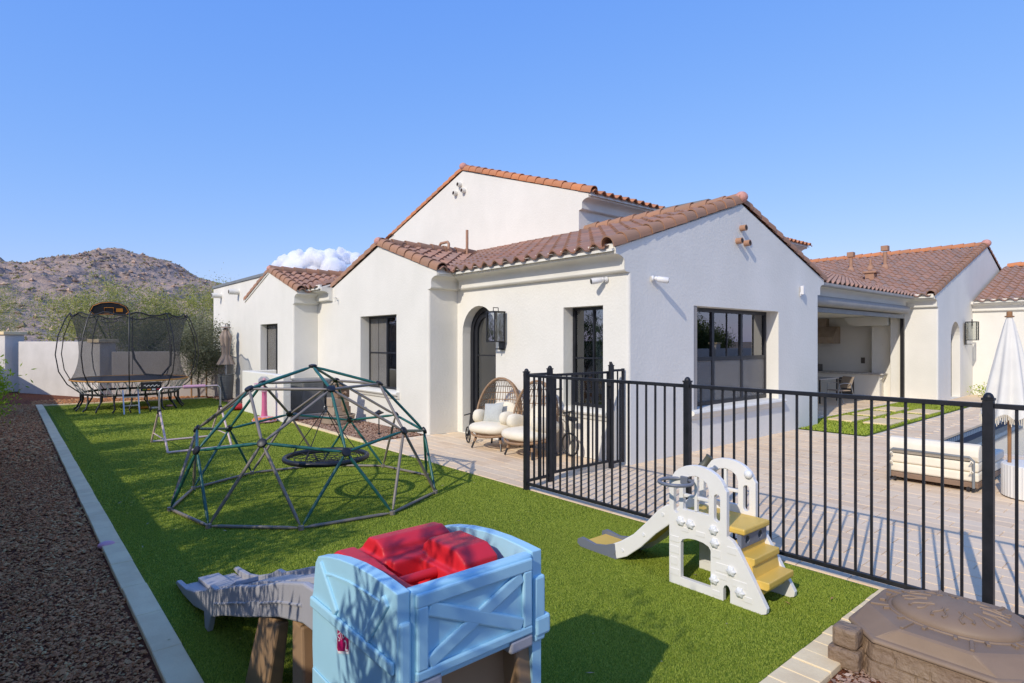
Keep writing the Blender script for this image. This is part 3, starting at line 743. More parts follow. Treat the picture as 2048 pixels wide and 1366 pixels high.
def pbox(m, plane, a0, a1, z0, z1, d0, d1):
    return m.box(d0, d1, a0, a1, z0, z1) if plane == 'x' else m.box(a0, a1, d0, d1, z0, z1)
def window(plane, d, a0, a1, z0, z1, cols, hbar, mun=(), fw=0.05, screens=(), mw=None):
    """frame, mullions, a pane per light and the room behind; cols = inner mullion positions"""
    m = MB(); D0, D1 = d - 0.015, d + 0.03
    e = 0.004
    for q in ((a0 + e, a0 + fw, z0 + e, z1 - e), (a1 - fw, a1 - e, z0 + e, z1 - e)): pbox(m, plane, *q, D0, D1)
    for q in ((a0 + fw, a1 - fw, z0 + e, z0 + fw), (a0 + fw, a1 - fw, z1 - fw, z1 - e)): pbox(m, plane, *q, D0 + .001, D1 - .001)
    mw = mw or fw
    for c_ in cols: pbox(m, plane, c_ - mw / 2, c_ + mw / 2, z0 + fw, z1 - fw, D0 + .004, D1 - .004)
    if hbar: pbox(m, plane, a0 + fw, a1 - fw, hbar - mw / 2, hbar + mw / 2, D0 + .008, D1 - .008)
    for c_, za, zb in mun: pbox(m, plane, c_ - .010, c_ + .010, za, zb, d + .004, d + .014)
    w = m.build('window', 'dark_frame', house)
    edges = [a0 + fw] + list(cols) + [a1 - fw]
    for i in range(len(edges) - 1):
        for (za, zb) in ([(z0 + fw, hbar), (hbar, z1 - fw)] if hbar else [(z0 + fw, z1 - fw)]):
            q = MB(); pbox(q, plane, edges[i], edges[i + 1], za, zb, d + .018, d + .022)
            q.build('pane', 'glass', w)
            if (i, za < z0 + 0.3) in screens:
                q = MB(); pbox(q, plane, edges[i], edges[i + 1], za, zb, d + .004, d + .006); q.build('insect_screen', 'insect_screen', w)
    dd = d + 0.06; W = 1.6
    q = MB(); A0, A1, Z0, Z1 = a0 - .5, a1 + .5, z0 - .3, z1 + .25
    def P3(a, z, t): return (t, a, z) if plane == 'x' else (a, t, z)
    q.add([P3(A0, Z0, dd), P3(A1, Z0, dd), P3(A1, Z1, dd), P3(A0, Z1, dd), P3(A0, Z0, dd + W), P3(A1, Z0, dd + W), P3(A1, Z1, dd + W), P3(A0, Z1, dd + W)],
          [(4, 5, 6, 7), (0, 4, 7, 3), (1, 2, 6, 5), (0, 1, 5, 4), (3, 7, 6, 2)])
    q.build('room', 'interior', house, recalc=False)
    return w
def curtain(plane, d, a0, a1, z0, z1, folds, mat='curtain'):
    m = MB()
    def fn(u_, v_):
        a = a0 + (a1 - a0) * u_; t = d + 0.035 * math.sin(u_ * folds * 2 * math.pi) * (0.6 + 0.4 * math.sin(u_ * 7))
        z = z0 + (z1 - z0) * v_
        return (t, a, z) if plane == 'x' else (a, t, z)
    m.grid(fn, folds * 6, 1); return m.build('curtain', mat, house, smooth=80)
window('x', X1 + 0.24, 6.19, 7.07, 0.80, 2.48, [6.60], 1.62, mw=0.028)
curtain('x', X1 + 0.42, 6.62, 6.86, 0.6, 2.6, 4)
window('x', X2 + 0.24, 11.47, 13.2, 0.80, 2.50, [12.32], 0, mun=[(11.9, .85, 2.45), (12.75, .85, 2.45)], screens=[(1, True)])
b = MB(); pbox(b, 'x', 11.52, 13.15, 1.62, 1.65, X2 + .23, X2 + .25); b.build('muntin', 'dark_frame', house)
for i in range(34):
    pass
b = MB()
for i in range(40): b.box(X2 + 0.40, X2 + 0.425, 11.4, 13.2, 0.8 + i * 0.042, 0.8 + i * 0.042 + 0.030)
b.build('blind', 'blind', house, recalc=False)
window('x', X3 + 0.20, 16.94, 18.41, 0.75, 2.41, [17.6], 0, screens=[(1, True)])
b = MB()
for i in range(38): b.box(X3 + 0.36, X3 + 0.38, 16.9, 18.4, 0.75 + i * 0.044, 0.75 + i * 0.044 + 0.03)
b.build('blind', 'blind', house, recalc=False)
window('y', YG + 0.27, 9.0, 12.14, 0.72, 2.52, [10.06, 11.12], 1.58, mun=[(9.53, 1.6, 2.46), (10.59, 1.6, 2.46), (11.63, 1.6, 2.46)], screens=[(0, True), (1, True), (2, True)], fw=0.075)
curtain('y', YG + 0.5, 11.3, 12.3, 0.5, 2.6, 7); curtain('y', YG + 0.5, 9.45, 11.1, 0.5, 1.5, 8)
b = MB(); b.box(X3 + .17, X3 + .2, 21.6, 21.95, 1.7, 2.5); w_ = b.build('window', 'dark_frame', house)
b = MB(); b.box(X3 + .15, X3 + .165, 21.66, 21.89, 1.76, 2.44); b.build('pane', 'glass', w_)

# arched doors
def arch_door(plane, d, a0, a1, z1, parent):
    def ring(o_, i_):
        return arch(a0 + o_, a1 - o_, 0.02 + o_ * 0.2, z1 - o_), arch(a0 + i_, a1 - i_, 0.02 + i_, z1 - i_)
    m = MB(); A, B = ring(0.003, 0.10); m.prism(A, plane, d, d + 0.10, [B]); f_ = m.build('door', 'dark_frame', parent)
    m = MB(); A, B = ring(0.104, 0.20); m.prism(A, plane, d + 0.03, d + 0.085, [B]); m.build('door_leaf', 'dark_frame', f_)
    m = MB(); A, B = ring(0.201, 0.3); m.prism(A, plane, d + 0.055, d + 0.06); m.build('pane', 'glass', f_)
    m = MB(); pbox(m, plane, a0 + .2, a1 - .2, 1.60, 1.63, d + 0.035, d + 0.054); m.build('muntin', 'dark_frame', f_)
    m = MB(); pbox(m, plane, a0 - .3, a1 + .3, 0, z1 + .2, d + 0.5, d + 0.55); m.build('room', 'interior', parent)
arch_door('x', X1 + 0.20, 8.90, 10.0, 2.62, house)
arch_door('y', 5.30 + 0.24, 23.45, 24.6, 2.56, house)

# ------------------------------------------------------------------ clay tiles
CW, RL = 0.30, 0.345
def tile_template():
    V, F = [], []; n = 9
    def prof(t): return 0.078 * math.sin(math.pi * t / 0.62) if t < 0.62 else -0.018 * math.sin(math.pi * (t - 0.62) / 0.38)
    rows = [(-0.02, 0.046, 0), (RL + 0.03, 0.004, 0), (-0.015, 0.046 - 0.03, 1)]
    for yy, dz, low in rows:
        for i in range(n):
            t = i / (n - 1); V.append((t * CW * 1.03, yy, prof(t) + dz))
    for i in range(n - 1):
        F.append((i, i + 1, n + i + 1, n + i)); F.append((2 * n + i, 2 * n + i + 1, i + 1, i))
    return V, F
TV, TF = tile_template()
def barrel_template(L=0.43, r0=0.125, r1=0.105, skirt=0.05):
    V, F = [], []; n = 11
    for yy, r, z0 in ((0, r0, 0.018), (L, r1, 0.0), (0, r0 - 0.018, 0.018)):
        V.append((-r, yy, z0 - skirt))
        for i in range(n - 2):
            a = math.pi * (1 - i / (n - 3)); V.append((r * math.cos(a), yy, z0 + r * math.sin(a)))
        V.append((r, yy, z0 - skirt))
    for i in range(n - 1):
        F.append((i, i + 1, n + i + 1, n + i)); F.append((2 * n + i, 2 * n + i + 1, i + 1, i))
    return V, F
BV, BF = barrel_template()
_tm = {}
def tmesh(kind, mat):
    if (kind, mat) not in _tm:
        m = MB(); m.add(*((TV, TF) if kind == 't' else (BV, BF))); _tm[(kind, mat)] = m.mesh('roof_tile' if kind == 't' else 'rake_tile', mat, smooth=50, recalc=False)
    return _tm[(kind, mat)]
def inside(p, poly):
    x, y = p; c = False; n = len(poly)
    for i in range(n):
        (xa, ya), (xb, yb) = poly[i], poly[i - 1]
        if (ya > y) != (yb > y) and x < (xb - xa) * (y - ya) / (yb - ya) + xa: c = not c
    return c
DIRS = {'-x': ((0, -1, 0), (1, 0)), '-y': ((1, 0, 0), (0, 1)), '+y': ((-1, 0, 0), (0, -1)), '+x': ((0, 1, 0), (-1, 0))}
tile_budget = [300]
def slope(face, eave, z0, poly, mat='tile', single=False, tiles=True, rows=None):
    al, uh = DIRS[face]; al = Vector(al); c_ = 1 / math.sqrt(1 + SL * SL)
    up = Vector((uh[0] * c_, uh[1] * c_, SL * c_)); nz = al.cross(up)
    ax = 0 if 'x' in face else 1; sg = 1 if face[0] == '-' else -1
    zf = lambda x, y: z0 + SL * sg * ((x, y)[ax] - eave)
    m = MB(); n = len(poly)
    tri = tessellate_polygon([[Vector((p[0], p[1], 0)) for p in poly]])
    m.add([(x, y, zf(x, y) - 0.012) for x, y in poly] + [(x, y, zf(x, y) - 0.05) for x, y in poly],
          [tuple(t) for t in tri] + [tuple(i + n for i in reversed(t)) for t in tri] + [(i, (i + 1) % n, (i + 1) % n + n, i + n) for i in range(n)])
    rf = m.build('roof', 'trim', house)
    ev = [p[1 - ax] for p in poly if abs(p[ax] - eave) < 1e-6]
    if len(ev) > 1 and tiles:
        q = MB(); e0, e1 = sorted((eave + sg * .05, eave + sg * .10)); zz = z0 + SL * .05
        a0, a1 = min(ev) + .02, max(ev) - .02
        (q.box(e0, e1, a0, a1, zz - .02, zz + .062) if ax == 0 else q.box(a0, a1, e0, e1, zz - .02, zz + .062)); q.build('bird_stop', 'trim', rf)
    if not tiles: return rf
    oth = 1 - ax
    lo = min(p[oth] for p in poly); hi = max(p[oth] for p in poly)
    far = max(abs(p[ax] - eave) for p in poly)
    st = Vector((0, 0, 0)); st[ax] = eave - sg * 0.03; st[2] = z0 - SL * 0.03
    st[oth] = lo if al[oth] > 0 else hi
    nc = int((hi - lo) / CW + 0.5); nr = int(far / (RL * c_) + 0.6)
    if rows: nr = min(nr, rows)
    jm = []; base = off(rf)
    for j in range(nr):
        for i in range(nc):
            p = st + al * (i * CW) + up * (j * RL)
            q = p + al * (CW / 2) + up * (RL * 0.5)
            if not inside((q.x, q.y), poly): continue
            jit = random.uniform(-.004, .006)
            mt = frame_mtx(p + nz * jit, al, up, nz) @ Matrix.Rotation(random.uniform(-.012, .012), 4, 'Z')
            if single and tile_budget[0] > 0:
                tile_budget[0] -= 1
                shared('roof_tile', tmesh('t', mat), rf, Matrix.Translation(-base) @ mt)
            else: jm.append(mt)
    if jm:
        A = np.array([[list(r) for r in q] for q in jm]); T4 = np.concatenate([np.array(TV), np.ones((len(TV), 1))], 1)
        V_ = np.einsum('nij,kj->nki', A, T4)[..., :3].reshape(-1, 3) - np.array(base)
        F_ = (np.array(TF)[None] + (np.arange(len(jm)) * len(TV))[:, None, None]).reshape(-1, 4)
        o_ = np_obj('tile_field', V_, F_, mat, rf, True); o_.data.set_sharp_from_angle(angle=R(50)); tag(o_, kind='stuff')
    return rf
def barrels(p0, p1, mat, parent, step=0.335, side=None):
    p0 = Vector(p0); p1 = Vector(p1); d_ = (p1 - p0); L = d_.length; d_.normalize()
    sd = d_.cross(Vector((0, 0, 1))).normalized(); nz = sd.cross(d_).normalized(); base = off(parent)
    if side:
        q = MB(); q.bar(p0 - nz * .045, p1 - nz * .045, .20, .05, nz); q.build('rake_board', 'trim', parent)
    k = 0
    while k * step < L - 0.08:
        p = p0 + d_ * (k * step) + nz * random.uniform(0, .008)
        mt = frame_mtx(p, sd, d_, nz) @ Matrix.Rotation(random.uniform(-.02, .02), 4, 'Z')
        shared('rake_tile', tmesh('b', mat), parent, Matrix.Translation(-base) @ mt); k += 1
def mortar(p, parent, s_=0.1):
    m = MB(); m.ell(p, s_ * 1.1, s_ * 1.1, s_, 12, 8); m.build('mortar_cap', 'mortar_pink', parent, smooth=80)
# main slope over the side wall and front gable
poly = [(6.85, 5.70), (10.66, 5.70), (10.66, 9.62), (10.42, 9.62), (10.42, 14.8), (6.88, 14.8), (9.34, 12.34), (6.85, 9.85)]
rm = slope('-x', 6.85, 3.30, poly, 'tile', single=True)
r1 = slope('+x', 14.47, 3.30, [(10.66, 5.70), (14.47, 5.70), (14.47, 9.62), (10.66, 9.62)], 'tile')
barrels((6.82, 5.762, 3.335), (10.64, 5.762, 4.575), 'tile_rake', rm); barrels((14.5, 5.762, 3.335), (10.68, 5.762, 4.575), 'tile_rake', r1)
barrels((10.66, 5.67, 4.60), (10.66, 9.62, 4.60), 'tile_rake', rm, 0.36)
mortar((10.66, 5.70, 4.655), rm, 0.11)
# gable 2
rg = slope('-y', 9.85, 3.30, [(6.52, 9.85), (6.85, 9.85), (9.34, 12.34), (6.52, 12.34)], 'tile', single=False)
rl = slope('+y', 14.83, 3.30, [(6.52, 14.83), (6.52, 12.34), (9.34, 12.34), (6.85, 14.83)], 'tile')
barrels((6.585, 9.82, 3.335), (6.585, 12.32, 4.145), 'tile_rake', rg); barrels((6.585, 14.86, 3.335), (6.585, 12.36, 4.145), 'tile_rake', rl)
barrels((6.50, 12.34, 4.16), (9.3, 12.34, 4.16), 'tile_rake', rg, 0.36); mortar((6.53, 12.34, 4.21), rg, 0.10)
slope('-x', 6.13, 3.30, [(6.13, 14.85), (9.5, 14.85), (9.5, 16.2), (6.13, 16.2)], 'tile')
# gable 3
r3 = slope('-y', 15.43, 3.20, [(5.83, 15.43), (9.2, 15.43), (9.2, 17.67), (5.83, 17.67)], 'tile')
r3b = slope('+y', 19.91, 3.20, [(5.79, 19.91), (5.79, 17.67), (5.812, 17.67), (5.812, 19.91)], 'tile', tiles=False)
barrels((5.895, 15.40, 3.235), (5.895, 17.65, 3.965), 'tile_rake', r3); barrels((5.895, 19.94, 3.235), (5.895, 17.69, 3.965), 'tile_rake', r3b)
barrels((5.83, 17.67, 3.985), (9.2, 17.67, 3.985), 'tile_rake', r3, 0.36); mortar((5.85, 17.67, 4.03), r3, 0.09)
# tall block
rt_ = slope('-y', 9.3, 5.38, [(10.42, 9.3), (22.3, 9.3), (22.3, 14.41), (10.42, 14.41)], 'tile_orange')
rt2 = slope('+y', 19.52, 5.38, [(10.42, 14.41), (22.3, 14.41), (22.3, 19.52), (10.42, 19.52)], 'tile_orange', rows=3)
barrels((10.485, 9.27, 5.415), (10.485, 14.39, 7.08), 'tile_orange', rt_); barrels((10.485, 19.55, 5.415), (10.485, 14.43, 7.08), 'tile_orange', rt2)
barrels((10.40, 14.41, 7.10), (22.3, 14.41, 7.10), 'tile_orange', rt_, 0.36); mortar((10.43, 14.41, 7.16), rt_, 0.11)
# patio roof, wing, near wing
rp_ = slope('-y', 5.9, 3.30, [(14.47, 5.9), (21.6, 5.9), (25.35, 9.65), (14.47, 9.65)], 'tile_far')
rw = slope('-x', 21.6, 3.30, [(21.6, 5.32), (28.5, 5.32), (28.5, 15), (25.4, 15), (25.4, 9.7), (21.6, 5.9)], 'tile_far')
slope('+x', 35.4, 3.30, [(28.5, 5.32), (35.4, 5.32), (35.4, 15), (28.5, 15)], 'tile_far', tiles=False)
barrels((21.57, 5.385, 3.335), (28.48, 5.385, 5.58), 'tile_rake', rw); barrels((32.4, 5.385, 4.31), (28.52, 5.385, 5.58), 'tile_rake', rw)
barrels((28.5, 5.31, 5.60), (28.5, 15, 5.60), 'tile_orange', rw, 0.36); mortar((28.5, 5.33, 5.66), rw, 0.15)
rn = slope('-x', 25.93, 3.30, [(25.93, 2.5), (30.9, 2.5), (30.9, 5.2), (25.93, 5.2)], 'tile_far')
slope('+x', 35.9, 3.30, [(30.9, 2.5), (35.9, 2.5), (35.9, 5.2), (30.9, 5.2)], 'tile_far', tiles=False)
barrels((30.9, 2.5, 4.96), (30.9, 5.1, 4.96), 'tile_orange', rn, 0.36)

# vent tubes, roof pipes, gutter, screen housing
def stub(a, b_, ro, ri, mat, name='vent_tube'):
    a = Vector(a); b_ = Vector(b_); m = MB(); m.tube([a, b_], ro, 16); t = m.build(name, mat, house, smooth=50)
    d_ = (b_ - a).normalized(); m = MB(); m.tube([b_ - d_ * .02, b_ + d_ * .002], ri, 16); m.build('bore_shade', 'shade_black', t)  # tube end is solid; a near-black disc paints the shaded bore
for x, z in ((10.60, 4.05), (10.45, 3.79), (10.75, 3.78)): stub((x, 5.70, z), (x, 5.57, z), 0.058, 0.043, 'terracotta')
for y, z in ((14.5, 6.62), (14.72, 6.40), (14.3, 6.40)): stub((10.42, y, z), (10.28, y, z), 0.075, 0.055, 'trim')
for y in (22.64, 20.57): stub((5.83, y, 3.52), (5.50, y, 3.52), 0.085, 0.065, 'trim', 'roof_scupper')
def flue(x, y, h, cap, slant=True):
    z0 = 3.30 + SL * (x - 21.6)
    m = MB(); m.lathe([(0.15, -.05), (0.15, .02), (0.10, .16), (0.07, .18), (0.07, h - .18)], (x, y, z0), 14); t = m.build('roof_flue', 'terracotta', rw, smooth=40)
    m = MB()
    if cap: m.box(x - .12, x + .12, y - .12, y + .12, z0 + h - .14, z0 + h + .06)
    else: m.cyl((x, y, z0 + h - .2), (x, y, z0 + h), 0.05)
    m.build('flue_cap', 'terracotta', rw, bevel=0.01)
flue(26.03, 9.22, 0.72, True); flue(25.98, 7.98, 0.84, True); flue(26.0, 8.5, 0.42, False)
m = MB(); m.box(24.2, 24.55, 7.8, 8.1, 4.10, 4.42); m.box(24.15, 24.6, 7.72, 8.18, 4.42, 4.50); m.build('roof_vent', 'terracotta', rw, bevel=0.02)
m = MB(); m.cyl((8.95, 12.2, 4.1), (8.95, 12.2, 4.75), 0.035); m.build('roof_pipe', 'terracotta', rg, smooth=50)
m = MB(); m.tube([(8.35, 12.55, 4.1), (8.35, 12.55, 4.33), (8.35, 12.5, 4.38), (8.35, 12.2, 4.38), (8.35, 12.15, 4.33), (8.35, 12.15, 4.2)], 0.035, 8); m.build('roof_pipe', 'terracotta', rg, smooth=50)
m = MB(); m.box(11.6, 12.3, 7.0, 8.2, 4.3, 4.92); vb = m.build('roof_vent', 'black_metal', r1)
m = MB(); m.box(11.5, 12.4, 6.9, 8.3, 4.94, 4.98); m.build('vent_lid', 'metal_grey', r1)
m = MB(); m.prism([(5.84, 3.22), (5.92, 3.22), (5.92, 3.31), (5.82, 3.31), (5.82, 3.25)], 'x', 14.45, 21.63); m.build('gutter', 'screen_grey', house)
m = MB(); m.prism(arc((6.08, 2.90), 0.13, 90, 270, 10) + [(6.215, 2.77), (6.215, 3.03)], 'x', 14.16, 21.70); m.build('screen_housing', 'screen_grey', house, smooth=50)
m = MB(); m.box(14.16, 21.70, 6.12, 6.214, 2.63, 2.74); m.build('screen_rail', 'metal_grey', house)
m = MB(); m.box(21.62, 21.715, 6.12, 6.22, 0, 2.63); m.build('screen_track', 'black_metal', house)
# satellite / bracket on gable two
m = MB(); m.tube([(6.5, 14.55, 3.03), (6.40, 14.50, 3.03), (6.40, 14.42, 3.03), (6.40, 14.42, 2.92)], 0.015, 6); m.build('wall_bracket', 'trim', house)

# things fixed to the house walls
def lantern(label, plane, c, w, h):
    L = thing('wall_lantern', label, 'lantern', c)
    m = MB(); hw = w / 2
    for i in (-1, 1):
        for j in (-1, 1): m.box(i * hw - .011, i * hw + .011, j * hw - .011, j * hw + .011, 0, h)
    for z in (0, h):
        for q in ((-hw - .011, hw + .011, -hw - .012, -hw + .012), (-hw - .011, hw + .011, hw - .012, hw + .012), (-hw - .012, -hw + .012, -hw, hw), (hw - .012, hw + .012, -hw, hw)): m.box(*q, z - .012, z + .012)
    m.build('cage', 'black_metal', L, local=True)
    m = MB(); m.box(-.1, .1, -.1, .1, h + .013, h + .03) if False else m.tube([(-.06, 0, h), (-.06, 0, h + .08), (.06, 0, h + .08), (.06, 0, h)], 0.009, 6); m.build('top_loop', 'black_metal', L, local=True)
    m = MB(); t = hw - .008
    for q in ((-t, t, -t, -t + .003), (-t, t, t - .003, t), (-t, -t + .003, -t, t), (t - .003, t, -t, t)): m.box(*q, .014, h - .014)
    m.build('glass', 'lamp_glass', L, local=True)
    m = MB(); m.cyl((0, 0, h - .01), (0, 0, h - .14), 0.02); m.build('socket', 'black_metal', L, local=True)
    m = MB(); m.lathe([(0.012, 0), (0.028, .03), (0.03, .07), (0.015, .1)], (0, 0, h - .24), 10); m.build('bulb', 'lamp_glass', L, local=True, smooth=50)
    m = MB()
    dx, dy = ((hw + .012, 0) if plane == 'x' else (0, hw + .012))
    if plane == 'x': m.box(hw + .013, hw + .045, -.075, .075, -.16, h * .95); m.box(-.0, hw + .03, -.012, .012, -.15, -.13)
    else: m.box(-.075, .075, hw + .013, hw + .045, -.16, h * .95); m.box(-.012, .012, 0, hw + .03, -.15, -.13)
    m.build('back_plate', 'black_metal', L, local=True)
lantern('black box lantern on the white wall beside the arched door', 'x', (7.04, 8.68, 1.90), 0.24, 0.56)
lantern('black box lantern on the far shaded wall near the white umbrella', 'y', (25.12, 5.08, 1.95), 0.30, 0.62)
def camera_unit(label, c, rz):
    L = thing('security_camera', label, 'camera', c, 'white bullet cameras on the house', rz)
    m = MB(); m.cyl((0, 0, 0), (0.03, 0, 0), 0.045, 14); m.build('mount', 'white_device', L, local=True, smooth=50)
    m = MB(); m.tube([(0.03, 0, 0), (0.07, 0, 0.0), (0.09, 0.0, -0.01)], 0.02, 8); m.ell((0.075, 0, 0), .035, .035, .035, 10, 8); m.build('arm', 'white_device', L, local=True, smooth=50)
    m = MB(); m.tube([(0.08, 0, -.005), (0.10, 0, -.01), (0.22, 0, -.03), (0.26, 0, -.037)], [.03, .045, .05, .046], 14); m.build('body', 'white_device', L, local=True, smooth=50)
    m = MB(); m.tube([(0.258, 0, -.0367), (0.266, 0, -.038)], .04, 14); m.build('lens', 'black_plastic', L, local=True, smooth=50)
camera_unit('white bullet camera above the narrow window, under the eave', (7.21, 6.10, 2.88), R(150))
camera_unit('white bullet camera on the shaded gable left of the big window', (7.78, 5.67, 2.90), R(-50))
L = thing('motion_sensor', 'small white sensor box on the gable right of the big window', 'sensor', (13.15, 5.66, 2.92))
m = MB(); m.box(-.035, .035, -.07, 0, 0, .19); m.build('body', 'white_device', L, local=True, bevel=0.012)
m = MB(); m.box(-.05, .05, -.012, .005, -.03, .05); m.build('plate', 'white_device', L, local=True, bevel=0.004)

# ------------------------------------------------------------------ boundary walls
bw = thing('boundary_wall', 'grey stucco garden wall with capped pillars behind the trampoline', 'wall', (0.4, 28.9, 0))
def wallseg(a, b_, h, t=0.22, name='wall_panel', parent=bw, mat='wall_grey'):
    m = MB(); m.bar((a[0], a[1], h / 2 - .03), (b_[0], b_[1], h / 2 - .03), t, h + .06); return m.build(name, mat, parent, bevel=0.015)
def pillar(x, y, h, w, rot, parent=bw, mat='wall_grey'):
    d_ = Vector((math.cos(rot), math.sin(rot), 0)); c_ = Vector((x, y, 0))
    m = MB(); m.bar(c_ - d_ * w / 2 + Vector((0, 0, h / 2)), c_ + d_ * w / 2 + Vector((0, 0, h / 2)), w, h); m.build('pillar', mat, parent, bevel=0.015)
    m = MB(); m.bar(c_ - d_ * (w / 2 + .07) + Vector((0, 0, h + .062)), c_ + d_ * (w / 2 + .07) + Vector((0, 0, h + .062)), w + .14, .12); m.build('cap', 'kerb', parent, bevel=0.015)
RW = math.atan2(23.84 - 28.9, 2.68 - 0.4)
wallseg((0.45, 28.75), (2.45, 24.3), 1.90)
pillar(0.12, 29.3, 2.15, 0.62, RW); pillar(2.50, 24.2, 1.86, 0.52, RW)
lw = thing('boundary_wall', 'lower tan garden wall running from the pillar to the house', 'wall', (2.7, 24, 0))
wallseg((2.72, 23.75), (5.9, 22.35), 1.56, parent=lw, mat='wall_tan', name='wall_panel')
sw = thing('boundary_wall', 'long garden wall shading the gravel strip on the left', 'wall', (-1.55, -6, 0))
wallseg((-1.62, -8), (-1.62, 29.2), 1.92, parent=sw)
for y in (-6, 2, 10, 18): pillar(-1.62, y, 1.96, 0.45, math.pi / 2, sw)
fw_ = thing('boundary_wall', 'garden wall beyond the pool that the big window mirrors', 'wall', (8, -13, 0))
wallseg((2, -13), (75, -13), 1.35, parent=fw_)
for x in (8, 16, 24, 32, 42.5, 52, 62): pillar(x, -13, 1.7, 0.6, 0, fw_)
# low equipment screen wall by the air conditioner
lo = thing('screen_wall', 'low white stucco wall hiding the air conditioner', 'wall', (4.95, 14, 0))
m = MB(); m.box(4.93, 5.12, 14.0, 17.15, -.02, 1.10); m.build('wall_panel', 'stucco', lo, bevel=0.02)
m = MB(); m.box(5.121, 5.80, 16.96, 17.15, -.02, 1.10); m.build('wall_panel', 'stucco', lo, bevel=0.02)

# ------------------------------------------------------------------ plants
def leaf_mesh(P, L, W, up=0.0, nrm=None):
    n = len(P)
    d_ = rng.normal(size=(n, 3)); d_[:, 2] += up; d_ /= np.linalg.norm(d_, axis=1)[:, None]
    t = rng.normal(size=(n, 3)); sd = np.cross(d_, t); sd /= np.linalg.norm(sd, axis=1)[:, None] + 1e-9
    ll = (L * rng.uniform(0.6, 1.3, n))[:, None]; ww = (W * rng.uniform(0.7, 1.2, n))[:, None]
    V = np.stack([P, P + d_ * ll * .45 + sd * ww, P + d_ * ll, P + d_ * ll * .45 - sd * ww], 1)
    return V.reshape(-1, 3), np.arange(n * 4).reshape(-1, 4)
def crown_pts(c, rad, nclump, per, cr, shell=0.55):
    """leaf positions in clumps spread through an ellipsoid, thinner towards the middle"""
    d_ = rng.normal(size=(nclump, 3)); d_ /= np.linalg.norm(d_, axis=1)[:, None]
    rr = rng.uniform(shell ** 3, 1, nclump) ** (1 / 3)
    C = np.array(c) + d_ * rr[:, None] * np.array(rad) * rng.uniform(0.75, 1.12, (nclump, 1))
    P = np.repeat(C, per, 0) + rng.normal(size=(nclump * per, 3)) * cr * np.repeat(rng.uniform(0.5, 1.3, nclump), per)[:, None]
    return C, P
def tree(name, label, cat, base, trunk_h, c, rad, nclump, per, cr, L, W, leaf, bark='bark', tr=0.09, up=0.0, group=None, limbs=8, shell=0.5):
    t = thing(name, label, cat, base, group); o_ = Vector(base)
    C, P = crown_pts(c, rad, nclump, per, cr, shell)
    P = P[P[:, 2] > 0.05]
    if group == 'shrubs along the left wall' and leaf == 'leaf_mid': P = P[P[:, 0] < -0.10 - 0.012 * P[:, 1]]
    V, F = leaf_mesh(P - np.array(base), L, W, up); np_obj('crown', V, F, leaf, t)
    m = MB(); top = Vector((0, 0, trunk_h))
    m.tube([(0, 0, -.05), (random.uniform(-.05, .05), random.uniform(-.05, .05), trunk_h * .5), top], [tr, tr * .8, tr * .65], 8)
    for k in range(limbs):
        e = Vector(C[rng.integers(len(C))]) - o_; mid = top.lerp(e, .5) + Vector((random.uniform(-.1, .1), random.uniform(-.1, .1), .1))
        m.tube([top * 0.9, mid, e], [tr * .5, tr * .3, tr * .1], 6)
    m.build('trunk', bark, t, local=True, smooth=60)
    return t
tree('palo_verde_tree', 'yellow green palo verde rising behind the left pillar and the trampoline', 'tree', (3.6, 31, 0), 1.4, (3.6, 31, 2.75), (2.7, 2.2, 1.9), 190, 130, 0.28, 0.085, 0.017, 'leaf_palo', 'bark_green', up=0.5)
tree('palo_verde_tree', 'yellow green palo verde behind the right half of the trampoline net', 'tree', (6.9, 29.5, 0), 1.4, (6.9, 29.5, 2.7), (2.5, 2.2, 1.9), 190, 130, 0.28, 0.085, 0.017, 'leaf_palo', 'bark_green', up=0.5)
tree('mesquite_tree', 'dark green bushy tree seen through the trampoline net', 'tree', (4.9, 26.6, 0), 1.0, (4.9, 26.6, 1.9), (1.7, 1.3, 1.25), 130, 170, 0.26, 0.07, 0.011, 'leaf_dark', up=0.2)
tree('palo_verde_tree', 'pale green tree against the hill at the left picture edge', 'tree', (-1.0, 41, 0), 1.5, (-1.0, 41, 3.3), (2.2, 2.2, 1.8), 120, 120, 0.3, 0.09, 0.013, 'leaf_palo', 'bark_green', up=0.4)
ot = tree('olive_tree', 'young grey green olive tree held by wooden stakes right of the trampoline', 'tree', (4.95, 22.0, 0), 1.0, (4.95, 21.7, 1.75), (0.85, 0.85, 1.0), 150, 90, 0.17, 0.075, 0.014, 'leaf_olive', tr=0.035, limbs=14, shell=0.3)
for i, (dx, dy) in enumerate(((0.18, -0.2), (-0.2, 0.15))):
    m = MB(); m.cyl((dx, dy, -.05), (dx, dy, 1.55), 0.028, 8); m.build('stake', 'stake', ot, local=True)
